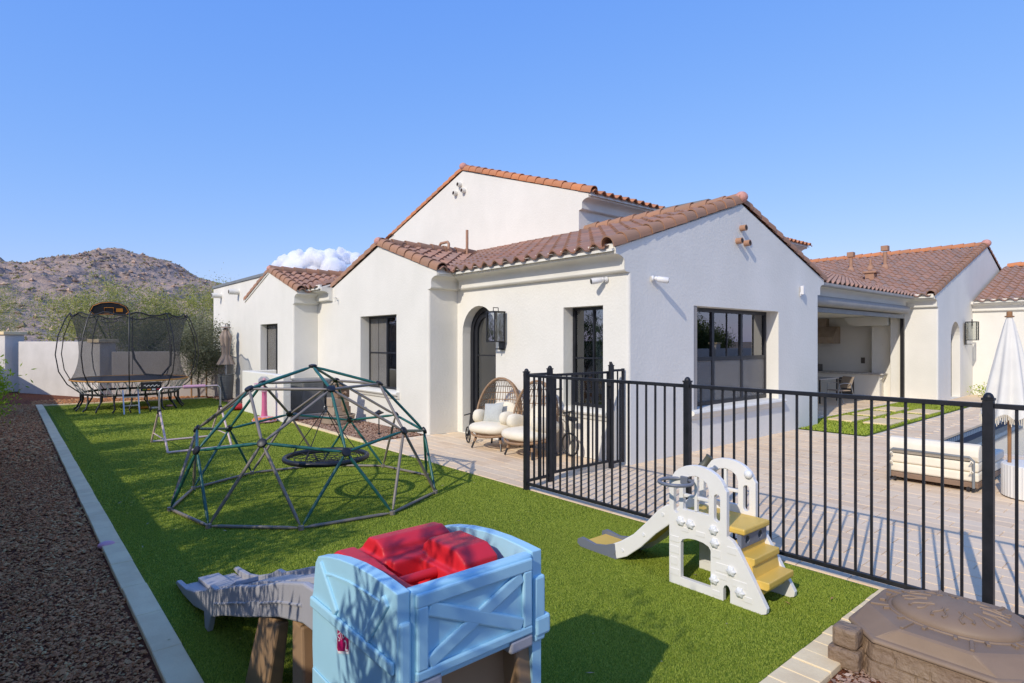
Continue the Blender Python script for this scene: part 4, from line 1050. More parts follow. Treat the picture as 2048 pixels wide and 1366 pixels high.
# shrubs along the shading wall (only a sliver of one is in the frame, their tops throw the dappled shade)
def shrub(x, y, h, r_, label, leaf, nclump=60, per=90, cr=0.16, L=0.075, W=0.009, up=0.9, rz=None, group='shrubs along the left wall'):
    return tree('shrub', label, 'shrub', (x, y, 0), h * .35, (x, y, h * .70), (r_, r_ * 1.1, h * .33), nclump, per, cr, L, W, leaf, tr=0.03, limbs=10, up=up, group=group, shell=0.25)
shrub(-0.42, 12.4, 1.62, 0.42, 'bright green leafy shrub at the left picture edge by the gravel', 'leaf_bright', 90, 110, 0.13, 0.075, 0.012)
ORD = ['first', 'second', 'third', 'fourth', 'fifth', 'sixth', 'seventh', 'eighth', 'ninth', 'tenth', 'eleventh', 'twelfth', 'thirteenth', 'fourteenth']
for i, (x, y, h, r_) in enumerate([(-1.1, -1.6, 2.6, 0.5), (-1.15, 0.2, 2.5, 0.4), (-0.95, 1.3, 3.05, 0.42), (-1.1, 2.7, 2.6, 0.45), (-0.95, 3.7, 2.45, 0.6), (-1.2, 5.0, 3.2, 0.55), (-0.9, 5.9, 2.5, 0.45), (-1.15, 7.2, 3.0, 0.7), (-0.95, 8.3, 2.45, 0.45), (-1.2, 9.6, 3.1, 0.65), (-1.0, 10.9, 2.5, 0.5), (-1.15, 14.6, 2.75, 0.75), (-1.0, 17.4, 2.5, 0.6), (-1.2, 19.6, 2.9, 0.6)]):
    shrub(x, y, h, r_, 'leafy shrub by the left wall, %s counted from the camera outwards, throwing dappled shade' % ORD[i], 'leaf_mid', (22 if i < 5 else 50), (40 if i < 5 else 42), 0.15, 0.17, 0.014, up=1.3)
# trees mirrored in the windows
for i, (x, y, h, r_, lb) in enumerate([(36.5, -16, 5.6, 2.6, 'tall mesquite beyond the pool wall, nearest the house'), (40.5, -16.5, 5.0, 2.6, 'mesquite beyond the pool wall, second from the house'), (45, -17, 3.6, 2.6, 'low mesquite beyond the pool wall, third from the house'), (52, -20, 3.0, 2.8, 'low mesquite beyond the pool wall, farthest along')]):
    tree('mesquite_tree', lb, 'tree', (x, y, 0), h * .4, (x, y, h * .58), (r_, r_, h * .44), 150, 90, 0.38, 0.2, 0.045, 'leaf_dark', up=0.1, group='trees beyond the pool wall')
# little plants by the far wall under the lantern
for x, y, lb in ((25.6, 4.6, 'small leafy bush at the foot of the far bright wall'),):
    t = thing('garden_plant', lb, 'plant', (x, y, 0))
    P = rng.normal(size=(500, 3)) * np.array([.35, .3, .12]) + np.array([0, 0, .18]); V, F = leaf_mesh(P, 0.08, 0.02, .6); np_obj('foliage', V, F, 'leaf_bright', t)

# ------------------------------------------------------------------ black pool fence and gate
def post(x, y, parent, h=1.50, w=0.061):
    m = MB(); m.box(x - w / 2, x + w / 2, y - w / 2, y + w / 2, -.02, h); p_ = m.build('post', 'fence_paint', parent, bevel=0.004)
    m = MB(); m.box(x - w / 2 - .004, x + w / 2 + .004, y - w / 2 - .004, y + w / 2 + .004, h + .001, h + .018)
    m.lathe([(w * .5, .019), (w * .5, .026), (w * .38, .042), (w * .2, .052), (.004, .054)], (x, y, h), 14); m.build('post_cap', 'fence_paint', p_, smooth=40)
def rails(a, b_, parent, zt=1.465, zb=0.085, n=None, sp=0.112, z0=None):
    a = Vector(a); b_ = Vector(b_); L = (b_ - a).length
    for z in (zt, zb):
        m = MB(); m.bar(a + Vector((0, 0, z)), b_ + Vector((0, 0, z)), 0.036, 0.034); m.build('rail', 'fence_paint', parent, bevel=0.003)
    n = n or int(round(L / sp)) - 1
    for i in range(n):
        p = a.lerp(b_, (i + 1) / (n + 1)); m = MB(); m.box(p.x - .0085, p.x + .0085, p.y - .0085, p.y + .0085, zb + .017, zt - .017); m.build('picket', 'fence_paint', parent)
FX = 5.06
fence = thing('metal_fence', 'black metal picket fence between the lawn and the pavers', 'fence', (FX, 5.615, 0))
for y in (5.615, 3.263, 0.934, -1.40): post(FX, y, fence)
for a, b_ in ((5.615, 3.263), (3.263, 0.934), (0.934, -1.40)): rails((FX, a - .034, 0), (FX, b_ + .034, 0), fence)
post(5.60, 5.74, fence, 1.52); rails((FX + .034, 5.70, 0), (5.566, 5.74, 0), fence, n=4)
post(6.88, 5.74, fence, 1.53)
rails((6.915, 5.74, 0), (7.14, 5.74, 0), fence, n=1)
m = MB(); m.box(7.14, 7.175, 5.722, 5.758, 0.06, 1.49); m.build('wall_upright', 'fence_paint', fence)
gate = thing('metal_gate', 'black metal picket gate closing the gap beside the house corner', 'gate', (5.68, 5.74, 0))
m = MB(); m.box(5.672, 5.708, 5.722, 5.758, 0.10, 1.46); m.build('stile', 'fence_paint', gate)
m = MB(); m.box(6.792, 6.828, 5.722, 5.758, 0.10, 1.46); m.build('stile', 'fence_paint', gate)
rails((5.709, 5.74, 0), (6.791, 5.74, 0), gate, zt=1.442, zb=0.118, n=9)
for z in (0.35, 1.25):
    m = MB(); m.box(5.634, 5.672, 5.728, 5.752, z - .05, z + .05); m.box(5.64, 5.80, 5.70, 5.715, z - .012, z + .012); m.build('hinge', 'black_plastic', gate)
m = MB(); m.box(6.80, 6.845, 5.68, 5.72, 1.05, 1.55); m.cyl((6.82, 5.70, 1.55), (6.82, 5.70, 1.60), 0.022); m.lathe([(.02, -.04), (.035, -.02), (.035, .02), (.02, .04)], (6.77, 5.69, 1.28), 12); m.build('latch', 'black_plastic', gate, bevel=0.004)

# ------------------------------------------------------------------ geodesic climbing dome
DC = (2.94, 7.29); DR = 1.56; PH = 0.802; ZB = 0.025
dome = thing('climbing_dome', 'green and taupe geodesic climbing dome standing on the lawn', 'climbing dome', (DC[0], DC[1], 0))
def dn(x, y, z): return Vector((DR * x, DR * y, ZB + DR * z))
apex = dn(0, 0, 1)
N1 = [dn(.5257 * math.cos(PH + k * 2 * math.pi / 5), .5257 * math.sin(PH + k * 2 * math.pi / 5), .8507) for k in range(5)]
N2 = [dn((.8944 if k % 2 == 0 else .8507) * math.cos(PH + k * math.pi / 5), (.8944 if k % 2 == 0 else .8507) * math.sin(PH + k * math.pi / 5), .4472 if k % 2 == 0 else .5257) for k in range(10)]
N0 = [dn(math.cos(PH + (k + .5) * math.pi / 5), math.sin(PH + (k + .5) * math.pi / 5), 0) for k in range(10)]
def strut(a, b_, mat):
    d_ = (b_ - a).normalized(); m = MB(); L = (b_ - a).length
    pts = [a + d_ * .035, a + d_ * .085, a + d_ * .13, b_ - d_ * .13, b_ - d_ * .085, b_ - d_ * .035]
    # tube with flattened ends
    m.tube(pts, [.009, .014, .0175, .0175, .014, .009], 8); m.build('strut', mat, dome, local=True, smooth=50)
G_, T_ = 'green_steel', 'taupe_steel'
for k in range(5):
    strut(apex, N1[k], G_); strut(N1[k], N1[(k + 1) % 5], T_); strut(N1[k], N2[2 * k], G_)
    strut(N1[k], N2[(2 * k + 1) % 10], T_); strut(N1[k], N2[(2 * k - 1) % 10], T_)
for k in range(10):
    strut(N2[k], N2[(k + 1) % 10], G_); c_ = G_ if k % 2 == 0 else T_
    strut(N2[k], N0[k], c_); strut(N2[k], N0[(k - 1) % 10], c_); strut(N0[k], N0[(k + 1) % 10], T_)
for p in [apex] + N1 + N2:
    d_ = (p - Vector((0, 0, ZB))).normalized(); m = MB()
    m.tube([p - d_ * .02, p - d_ * .01, p + d_ * .012, p + d_ * .022, p + d_ * .030], [.026, .048, .052, .046, .02], 14); m.build('hub', 'black_plastic', dome, local=True, smooth=40)
for p in N0:
    m = MB(); m.tube([p + Vector((0, 0, -.02)), p + Vector((0, 0, .02))], .03, 10); m.build('foot', 'taupe_steel', dome, local=True)
# round net swing hung inside
hp = apex.lerp(N1[3], .68); S = Vector((hp.x + .03, hp.y + .02, 0.53))
swing = thing('net_swing', 'round black net swing hanging inside the climbing dome', 'swing', (DC[0], DC[1], 0))
m = MB(); ringp = [S + Vector((.47 * math.cos(2 * math.pi * k / 40), .47 * math.sin(2 * math.pi * k / 40), 0)) for k in range(40)]
m.tube(ringp, 0.03, 8, True); m.build('ring', 'black_plastic', swing, local=True, smooth=50)
m = MB()
for rr in (.08, .15, .22, .29, .36, .42):
    m.tube([S + Vector((rr * math.cos(2 * math.pi * k / 24), rr * math.sin(2 * math.pi * k / 24), -.05 * (1 - rr / .47))) for k in range(24)], .005, 4, True)
for k in range(10):
    a = 2 * math.pi * k / 10; m.tube([S + Vector((0, 0, -.05)), S + Vector((.45 * math.cos(a), .45 * math.sin(a), 0))], .005, 4)
m.build('net', 'rope', swing, local=True)
kn = hp + Vector((.015, .01, -.32))
for k in range(4):
    a = 2 * math.pi * (k + .4) / 4; e = S + Vector((.45 * math.cos(a), .45 * math.sin(a), .02))
    m = MB(); m.tube([kn, e], .0055, 5); m.tube([e.lerp(kn, .06), e.lerp(kn, .16)], .012, 6); m.build('rope', 'rope', swing, local=True)
m = MB(); m.tube([hp, kn.lerp(hp, .5), kn], [.022, .016, .012], 8); m.build('strap', 'rope', swing, local=True)
m = MB(); m.tube([kn + Vector((.02 * math.cos(t * .63), 0, .035 * math.sin(t * .63))) for t in range(10)], .005, 5, True); m.build('carabiner', 'steel', swing, local=True)
m = MB(); m.tube([N1[3] + Vector((0, 0, -.03)), hp + Vector((0, 0, -.05)), apex.lerp(N1[0], .75) + Vector((0, 0, -.04))], .014, 6); m.build('spreader', 'black_plastic', swing, local=True)

# ------------------------------------------------------------------ toddler climber with slide
cl_ = thing('toddler_slide', 'white toddler climber with yellow steps, slide and small hoop', 'slide', (4.0, 2.4, 0))
outl = [(2.735, 0.0), (2.735, 0.60), (2.735, 0.80), (2.715, 0.825)] + [(2.487 + 0.228 * math.cos(R(t)), 0.80 + 0.155 * math.sin(R(t))) for t in range(15, 166, 15)] + \
       [(2.262, 0.825), (2.245, 0.80), (2.245, 0.475), (2.20, 0.455), (2.16, 0.41), (2.05, 0.23), (1.945, 0.05), (1.95, 0.015), (1.985, 0.0), (2.218, 0.0), (2.218, 0.09), (2.228, 0.115), (2.245, 0.125), (2.262, 0.115), (2.272, 0.09), (2.272, 0.0)]
hwin = [(2.39, 0.60), (2.61, 0.60), (2.61, 0.79)] + [(2.50 + .11 * math.cos(R(t)), .79 + .085 * math.sin(R(t))) for t in (30, 60, 90, 120, 150)] + [(2.39, 0.79)]
def slot(y0, y1, z0, z1):
    c_ = (y0 + y1) / 2; r_ = (y1 - y0) / 2
    return arc((c_, z0 + r_), r_, 180, 360, 6) + arc((c_, z1 - r_), r_, 0, 180, 6)
hdoor = [(2.374, 0.065), (2.631, 0.065), (2.631, 0.34)] + [(2.5025 + .1285 * math.cos(R(t)), .34 + .05 * math.sin(R(t))) for t in (30, 60, 90, 120, 150)] + [(2.374, 0.34)]
holes_ = [hwin, slot(2.645, 2.695, 0.56, 0.78), slot(2.297, 2.347, 0.566, 0.77), hdoor]
for x0, x1 in ((3.985, 4.025), (4.415, 4.455)):
    m = MB(); m.prism(outl, 'x', x0, x1, holes_); sp_ = m.build('side_panel', 'white_plastic', cl_, bevel=0.006)
    m = MB(); m.box(x0 + .005, x1 - .005, 2.492, 2.516, .603, .87); m.box(x0 + .005, x1 - .005, 2.394, 2.49, .695, .72); m.box(x0 + .005, x1 - .005, 2.518, 2.607, .695, .72); m.build('window_bars', 'white_plastic', sp_, bevel=0.004)
    # raised rim and block relief
    m = MB()
    for (ya, yb, za, zb) in ((2.645, 2.725, .33, .375), (2.645, 2.725, .24, .30), (2.66, 2.72, .15, .21), (2.645, 2.725, .07, .12), (2.56, 2.62, .43, .462), (2.42, 2.50, .425, .46), (2.29, 2.36, .30, .36), (2.19, 2.33, .21, .27), (2.24, 2.34, .155, .195), (2.09, 2.2, .135, .185), (2.30, 2.36, .02, .06), (2.05, 2.12, .05, .09), (2.17, 2.24, .36, .41)):
        m = MB(); m.box(x0 - .004, x0, ya, yb, za, zb); m.build('block_relief', 'white_plastic', sp_, bevel=0.003)
    if x0 < 4.1:
        for y, z in ((2.627, 0.504), (2.542, 0.499), (2.348, 0.502), (2.338, 0.409), (2.343, 0.136), (2.207, 0.238), (2.14, 0.105)):
            m = MB(); n_ = 24
            pr_ = [(.032, 0), (.034, .008), (.028, .02), (.012, .026), (.002, .027)]
            for r__, d__ in pr_: pass
            vs_ = []
            for r__, d__ in pr_:
                for k in range(n_):
                    a = 2 * math.pi * k / n_; q = r__ * (1 + .14 * math.cos(6 * a)); vs_.append((x0 - d__, y + q * math.cos(a), z + q * math.sin(a)))
            m.add(vs_, [(i * n_ + k, i * n_ + (k + 1) % n_, (i + 1) * n_ + (k + 1) % n_, (i + 1) * n_ + k) for i in range(len(pr_) - 1) for k in range(n_)])
            m.build('flower_knob', 'bright_white', sp_, smooth=50)
m = MB()
for k in range(1):
    vs_ = []
m.ell((4.41, 2.30, .86), .03, .035, .035, 12, 8); m.build('flower_knob', 'bright_white', cl_, smooth=60)
# platform, steps, back panel
m = MB(); m.box(4.027, 4.413, 2.13, 2.72, .50, .545); m.build('platform', 'yellow_plastic', cl_, bevel=0.012)
m = MB(); m.prism([(4.03, .40), (4.41, .40), (4.41, .498), (4.03, .498)], 'y', 2.155, 2.19, [arc((4.12, .45), .03, 0, 350, 14), arc((4.31, .45), .03, 0, 350, 14)]); m.build('riser', 'slate_plastic', cl_, bevel=0.006)
for y0, y1, zt in ((2.055, 2.20, .355), (1.95, 2.09, .215)):
    m = MB(); m.prism([(y0, zt), (y0, zt - .045), (y0 + .015, zt - .06), (y1 - .02, zt - .06), (y1 - .02, zt), ], 'x', 4.027, 4.413); m.build('step', 'yellow_plastic', cl_, bevel=0.008)
    m = MB(); m.prism([(y1 - .045, zt - .065), (y1 - .02, zt - .065), (y1 + .015, zt + .09), (y1 - .015, zt + .09)], 'x', 4.028, 4.412); m.build('step_riser', 'yellow_plastic', cl_, bevel=0.004)
m = MB(); m.prism([(2.02, .10), (2.045, .10), (2.05, .15), (2.02, .15)], 'x', 4.028, 4.412); m.build('step_riser', 'yellow_plastic', cl_)
# slide: bed and two sides
up_ = [(2.735, .60), (2.80, .585), (2.88, .525), (3.0, .395), (3.13, .265), (3.27, .170), (3.35, .128)]
lw_ = [(3.31, .005), (3.20, .055), (3.05, .175), (2.90, .325), (2.76, .44), (2.735, .45)]
for x0, x1 in ((4.035, 4.062), (4.378, 4.405)):
    m = MB(); m.prism(up_ + lw_, 'x', x0, x1); s_ = m.build('slide_side', 'white_plastic', cl_, bevel=0.008)
    for y, z in ((2.83, .50), (3.02, .29), (3.24, .10)):
        m = MB(); m.cyl((x0 - .006, y, z), (x0, y, z), .014); m.build('bolt_cap', 'bright_white', s_, smooth=40)
    m = MB(); m.prism([(3.325, .135), (3.45, .088), (3.56, .068), (3.66, .085), (3.72, .092), (3.765, .07), (3.77, .03), (3.73, .004), (3.5, .0), (3.31, .0)], 'x', x0 - .002, x1 + .002); s_ = m.build('slide_toe', 'slate_plastic', cl_, bevel=0.01)
    m = MB(); m.cyl((x0 - .008, 3.345, .07), (x0 - .002, 3.345, .07), .03, 16); m.build('bolt_cap', 'slate_plastic', s_, smooth=40)
bed = [(2.70, .53), (2.80, .50), (2.90, .41), (3.02, .28), (3.15, .155), (3.30, .075), (3.5, .045), (3.72, .05)]
m = MB(); m.prism(bed + [(y, z - .022) for y, z in bed[::-1]], 'x', 4.064, 4.376); m.build('slide_bed', 'yellow_plastic', cl_, smooth=40)
# hoop, telescope
m = MB(); hc = Vector((3.875, 2.60, .83)); m.tube([hc + Vector((.125 * math.cos(R(t)), .125 * math.sin(R(t)), 0)) for t in range(0, 360, 12)], .014, 8, True)
hoop_ = m.build('hoop', 'slate_plastic', cl_, smooth=50)
m = MB(); m.box(3.96, 3.984, 2.56, 2.62, .80, .86); m.build('hoop_bracket', 'slate_plastic', cl_, bevel=0.004)
m = MB(); m.tube([(4.20, 2.60, .875), (4.21, 2.57, .92), (4.212, 2.565, .925), (4.225, 2.535, .975), (4.23, 2.525, .99)], [.032, .032, .027, .027, .033], 14); tel = m.build('telescope', 'olive_plastic', cl_, smooth=40)
m = MB(); m.cyl((4.03, 2.60, .86), (4.41, 2.60, .86), .012, 8); m.build('crossbar', 'white_plastic', cl_)

# ------------------------------------------------------------------ roller-coaster toy in front
co = thing('coaster_toy', 'light blue play coaster platform holding a red ride-on car', 'play coaster', (1.3, 2.1, 0))
def side_outline():
    return [(1.735, .46), (1.80, .42), (2.36, .42), (2.44, .47), (2.45, .62), (2.445, .80), (2.455, .82), (2.44, .845), (2.425, .93), (2.415, .975), (2.39, 1.005), (2.30, 1.03), (2.18, 1.052), (2.05, 1.066), (1.92, 1.07), (1.82, 1.066), (1.735, 1.06)]
for nm, x0, x1, sgn in (('near', 0.985, 1.035, -1), ('far', 1.595, 1.645, 1)):
    m = MB(); m.prism(side_outline(), 'x', x0, x1); sp_ = m.build('side_panel', 'blue_plastic', co, bevel=0.014, segs=3)
    xf = x0 if sgn < 0 else x1
    def plate(y0, y1, z0, z1, t, nm_='raised_band'):
        q = MB(); q.box(min(xf, xf + sgn * t), max(xf, xf + sgn * t), y0, y1, z0, z1); return q.build(nm_, 'blue_plastic', sp_, bevel=0.008)
    plate(1.745, 2.44, .785, .83, .016); plate(1.75, 2.43, .44, .53, .008)
    q = MB(); q.bar((xf + sgn * .004, 2.40, .95), (xf + sgn * .004, 2.12, .84), .012, .05, (1, 0, 0)) if False else None
    q = MB(); q.bar((xf + sgn * .003, 2.36, .985), (xf + sgn * .003, 2.20, .835), .018, .045); q.build('brace_relief', 'blue_plastic', sp_, bevel=0.006); q = MB(); q.bar((xf + sgn * .0032, 1.80, 1.02), (xf + sgn * .0032, 1.95, .835), .018, .045); q.build('brace_relief', 'blue_plastic', sp_, bevel=0.006)
    q = MB(); q.tube([(xf + sgn * .001, y, z - .045) for y, z in ((2.37, .985), (2.25, 1.015), (2.1, 1.035), (1.95, 1.043), (1.80, 1.043))], .006, 6); q.build('brace_relief', 'blue_plastic', sp_, smooth=50)
# front panel with crossed relief
FY = 1.735
m = MB(); m.box(1.036, 1.594, FY - .005, FY + .045, .72, 1.055); fp = m.build('front_panel', 'blue_plastic', co, bevel=0.012, segs=3)
def fbar(x0, z0, x1, z1, w, t):
    q = MB(); q.bar((x0, FY - .005 - t / 2, z0), (x1, FY - .005 - t / 2, z1), t, w, (0, 0, 1)) if False else q.add(*barx(x0, z0, x1, z1, w, FY - .004, FY - .005 - t)); return q.build('brace_relief', 'blue_plastic', fp, bevel=0.007)
def barx(x0, z0, x1, z1, w, ya, yb):
    d_ = Vector((x1 - x0, 0, z1 - z0)).normalized(); n_ = Vector((-d_.z, 0, d_.x)) * (w / 2)
    a = Vector((x0, 0, z0)); b_ = Vector((x1, 0, z1)); pts = [a + n_, b_ + n_, b_ - n_, a - n_]
    vs_ = [(p.x, ya, p.z) for p in pts] + [(p.x, yb, p.z) for p in pts]
    return vs_, [(0, 1, 2, 3), (7, 6, 5, 4), (0, 4, 5, 1), (1, 5, 6, 2), (2, 6, 7, 3), (3, 7, 4, 0)]
fbar(1.10, .795, 1.53, .985, .052, .013); fbar(1.10, .985, 1.53, .795, .052, .0135)
for q_ in ((1.05, 1.02, 1.58, 1.02, .05), (1.05, .765, 1.58, .765, .035), (1.075, .78, 1.075, 1.0, .045), (1.555, .78, 1.555, 1.0, .045)): fbar(*q_, .016)
m = MB(); m.box(0.99, 1.035, FY - .012, FY + .03, .70, .96); m.build('corner_post', 'blue_plastic', co, bevel=0.01)
m = MB(); m.box(1.596, 1.655, FY - .014, FY + .03, .70, .96); m.build('corner_post', 'blue_plastic', co, bevel=0.01)
m = MB(); m.box(1.598, 1.68, FY - .02, FY + .04, .72, .80); m.build('corner_post', 'blue_plastic', co, bevel=0.012)
for x0 in (1.04, 1.47):
    m = MB(); m.box(x0, x0 + .115, FY - .018, FY + .05, .695, .745); m.build('clip', 'grey_plastic', co, bevel=0.01)
m = MB(); m.box(1.037, 1.593, 1.79, 2.43, .70, .76); m.build('deck', 'grey_plastic', co, bevel=0.01)
# tan legs
def leg(p, q_, w0, w1, nm='leg'):
    m = MB(); a = Vector(p); b_ = Vector(q_)
    vs_ = [(a.x + i * w0[0], a.y + j * w0[1], a.z) for i, j in ((-1, -1), (1, -1), (1, 1), (-1, 1))] + [(b_.x + i * w1[0], b_.y + j * w1[1], b_.z) for i, j in ((-1, -1), (1, -1), (1, 1), (-1, 1))]
    m.add(vs_, [(0, 1, 2, 3), (7, 6, 5, 4), (0, 4, 5, 1), (1, 5, 6, 2), (2, 6, 7, 3), (3, 7, 4, 0)]); return m.build(nm, 'tan_plastic', co, bevel=0.012)
for x, dx in ((1.06, -.02), (1.57, .06)):
    leg((x, 1.81, .70), (x + dx, 1.76, .005), (.045, .05), (.06, .07)); leg((x, 2.37, .70), (x + dx, 2.47, .005), (.045, .07), (.05, .09))
m = MB(); m.box(1.05, 1.60, 1.84, 1.87, .12, .68); m.build('cross_panel', 'tan_plastic', co, bevel=0.008)
m = MB(); m.prism([(2.30, .70), (2.50, .70), (2.86, .40), (2.70, .30), (2.62, .08), (2.50, .05), (2.36, .30)], 'x', 1.10, 1.55); m.build('cross_panel', 'tan_plastic', co, bevel=0.01)
# grey track running down behind
near_t = [(2.44, .835), (2.60, .825), (2.9, .735), (3.3, .59), (3.6, .50), (3.88, .395), (4.05, .335), (4.15, .325), (4.3, .25), (4.6, .145), (4.85, .085), (5.15, .05)]
near_b = [(5.2, .02), (4.95, .012), (4.6, .04), (4.32, .10), (4.30, .0), (4.22, .0), (4.15, .12), (3.9, .22), (3.45, .37), (2.9, .565), (2.6, .645), (2.44, .655)]
for x0, x1 in ((1.0, 1.035), (1.42, 1.455)):
    m = MB(); m.prism(near_t + near_b, 'x', x0, x1); ts = m.build('track_side', 'grey_plastic', co, bevel=0.009)
    if x0 < 1.1:
        m = MB(); m.tube([(x0 - .001, y, z * .45 + zb_ * .55) for (y, z), zb_ in zip([p for p in near_t if 2.5 < p[0] < 4.1], (.645, .565, .42, .32, .225, .17))], .007, 6); m.build('track_rib', 'grey_plastic', ts, smooth=50)
        m = MB(); m.prism([(3.18, .555), (3.40, .475), (3.40, .40), (3.16, .48)], 'x', x0 - .008, x0); m.build('track_rib', 'grey_plastic', ts, bevel=0.004)
m = MB(); m.prism([(y, z - .045) for y, z in near_t] + [(y, z - .075) for y, z in near_t[::-1]], 'x', 1.036, 1.419); m.build('track_bed', 'grey_plastic', co, smooth=30)
m = MB(); m.prism([(y, z - .012) for y, z in near_t[1:6]] + [(y, z - .044) for y, z in near_t[1:6][::-1]], 'x', 1.15, 1.30); m.build('track_rib', 'grey_plastic', co, bevel=0.006)
m = MB(); m.prism([(y, z - .012) for y, z in near_t[7:]] + [(y, z - .044) for y, z in near_t[7:][::-1]], 'x', 1.15, 1.30); m.build('track_rib', 'grey_plastic', co, bevel=0.006)
for x in (1.05, 1.405):
    leg((x, 3.10, .50), (x - .0, 3.30, .0), (.03, .13), (.045, .16)); leg((x, 2.72, .60), (x, 2.66, .0), (.03, .06), (.045, .08))
# decal
dx_ = 0.982
dq = lambda L: [(2.142 + (a - 2.142) * 1.25, .758 + (z - .765) * 1.25) for a, z in L]
m = MB(); m.prism(dq([(2.185, .80), (2.19, .715), (2.18, .705), (2.10, .735), (2.095, .745), (2.095, .815), (2.105, .822)]), 'x', dx_, dx_ + .003); dc = m.build('decal', 'decal_white', co, bevel=0.002)
m = MB(); m.prism(dq([(2.179, .795), (2.183, .721), (2.176, .715), (2.106, .741), (2.102, .748), (2.102, .808), (2.108, .813)]), 'x', dx_ - .001, dx_ - .0002); m.build('decal_field', 'magenta', dc)
def text_mesh(txt, size, mat, parent, mtx, extrude=0.0004):
    cu = bpy.data.curves.new('text', 'FONT'); cu.body = txt; cu.size = size; cu.extrude = extrude; cu.align_x = 'CENTER'; cu.align_y = 'CENTER'
    t_ = bpy.data.objects.new('tmp', cu); col.objects.link(t_); dg = bpy.context.evaluated_depsgraph_get()
    me_ = bpy.data.meshes.new_from_object(t_.evaluated_get(dg)); bpy.data.objects.remove(t_); me_.materials.clear(); me_.materials.append(MATS[mat])
    ob = bpy.data.objects.new('lettering', me_); col.objects.link(ob); ob.parent = parent; ob.matrix_local = mtx; return ob
base_ = off(dc)
def lx(y, z, rot): # text facing -x, reading towards -y
    return Matrix.Translation(Vector((dx_ - .0016, y, z)) - base_) @ frame_mtx((0, 0, 0), (0, -1, 0), (0, 0, 1), (-1, 0, 0)) @ Matrix.Rotation(rot, 4, 'Z')
text_mesh('STEP', 0.040, 'decal_white', dc, lx(2.150, .768, R(35))); text_mesh('2', 0.055, 'decal_white', dc, lx(2.114, .742, R(20)))
# red ride-on car
car = thing('ride_on_car', 'glossy red ride-on car parked on the blue coaster platform', 'toy car', (1.31, 2.046, .77))
def rb(x0, x1, y0, y1, z0, z1, bv, nm): m = MB(); m.box(x0, x1, y0, y1, z0, z1); return m.build(nm, 'red_plastic', car, bevel=bv, segs=4)
def rr_(x0, x1, y0, y1, r_): return arc((x1 - r_, y1 - r_), r_, 0, 90, 5) + arc((x0 + r_, y1 - r_), r_, 90, 180, 5) + arc((x0 + r_, y0 + r_), r_, 180, 270, 5) + arc((x1 - r_, y0 + r_), r_, 270, 360, 5)
m = MB(); m.prism(rr_(1.06, 1.57, 1.80, 2.43, .08), 'z', .80, .985, [rr_(1.155, 1.33, 1.92, 2.20, .04)])
m.box(1.12, 1.37, 1.86, 2.25, .81, .88)
m.prism([(1.81, .90), (2.43, .90), (2.43, .985), (2.38, 1.015), (2.2, 1.018), (2.0, 1.0), (1.85, .985)], 'x', 1.06, 1.145)
m.prism([(2.20, .90), (2.42, .90), (2.42, 1.0), (2.37, 1.045), (2.30, 1.052), (2.24, 1.03)], 'x', 1.20, 1.55)
m.prism([(1.86, .90), (2.19, .90), (2.18, 1.03), (2.13, 1.068), (1.94, 1.068), (1.87, 1.03)], 'x', 1.36, 1.53)
m.box(1.20, 1.40, 2.14, 2.26, .90, 1.0)
sh = m.build('body', 'red_plastic', car, recalc=False)
q = sh.modifiers.new('shell', 'REMESH'); q.mode = 'VOXEL'; q.voxel_size = 0.007; q.use_smooth_shade = True
q = sh.modifiers.new('soften', 'SMOOTH'); q.factor = 0.5; q.iterations = 9
m = MB(); m.tube([(1.14, 2.03, .962), (1.35, 2.03, .962)], .02, 10); m.build('handle_bar', 'red_plastic', car, smooth=50)
m = MB(); m.tube([(1.058, 1.90, .90), (1.058, 2.36, .905)], .006, 6); m.build('seam', 'red_plastic', car, smooth=50)
for x in (1.12, 1.46):
    for y in (1.93, 2.30):
        m = MB(); m.cyl((x, y, .80), (x + .04, y, .80), .038, 16); m.build('wheel', 'black_plastic', car, smooth=40)

# ------------------------------------------------------------------ covered sandbox
sb = thing('sandbox', 'brown moulded plastic sandbox with domed lid beside the fence', 'sandbox', (4.19, 0.93, 0))
def octo(ix, cut=0.26, hx=0.48, hy=0.49):
    a, b_ = hx - ix, hy - ix; c_ = cut - ix * .3
    return [(-a, -b_ + c_), (-a, b_ - c_), (-a + c_, b_), (a - c_, b_), (a, b_ - c_), (a, -b_ + c_), (a - c_, -b_), (-a + c_, -b_)]
def loft(rings, mat, name, parent, bevel=0.0, cap=True, smooth=0):
    m = MB(); n = len(rings[0][0]); vs_ = []; fs = []
    for ring, z in rings: vs_ += [(p[0], p[1], z) for p in ring]
    for i in range(len(rings) - 1):
        for k in range(n): fs.append((i * n + k, i * n + (k + 1) % n, (i + 1) * n + (k + 1) % n, (i + 1) * n + k))
    fs.append(tuple(range(n))); fs.append(tuple((len(rings) - 1) * n + k for k in range(n)))
    m.add(vs_, fs); return m.build(name, mat, parent, bevel=bevel, local=True, smooth=smooth)
loft([(octo(0, .2), 0), (octo(.02, .2), .08), (octo(.03, .2), .19)], 'sandbox_rock', 'base', sb, .008)
lid = loft([(octo(.012, .2), .192), (octo(.02, .2), .215), (octo(.05, .2), .222), (octo(.075), .280), (octo(.09), .290), (octo(.15), .295)], 'sandbox_brown', 'lid', sb, .010)
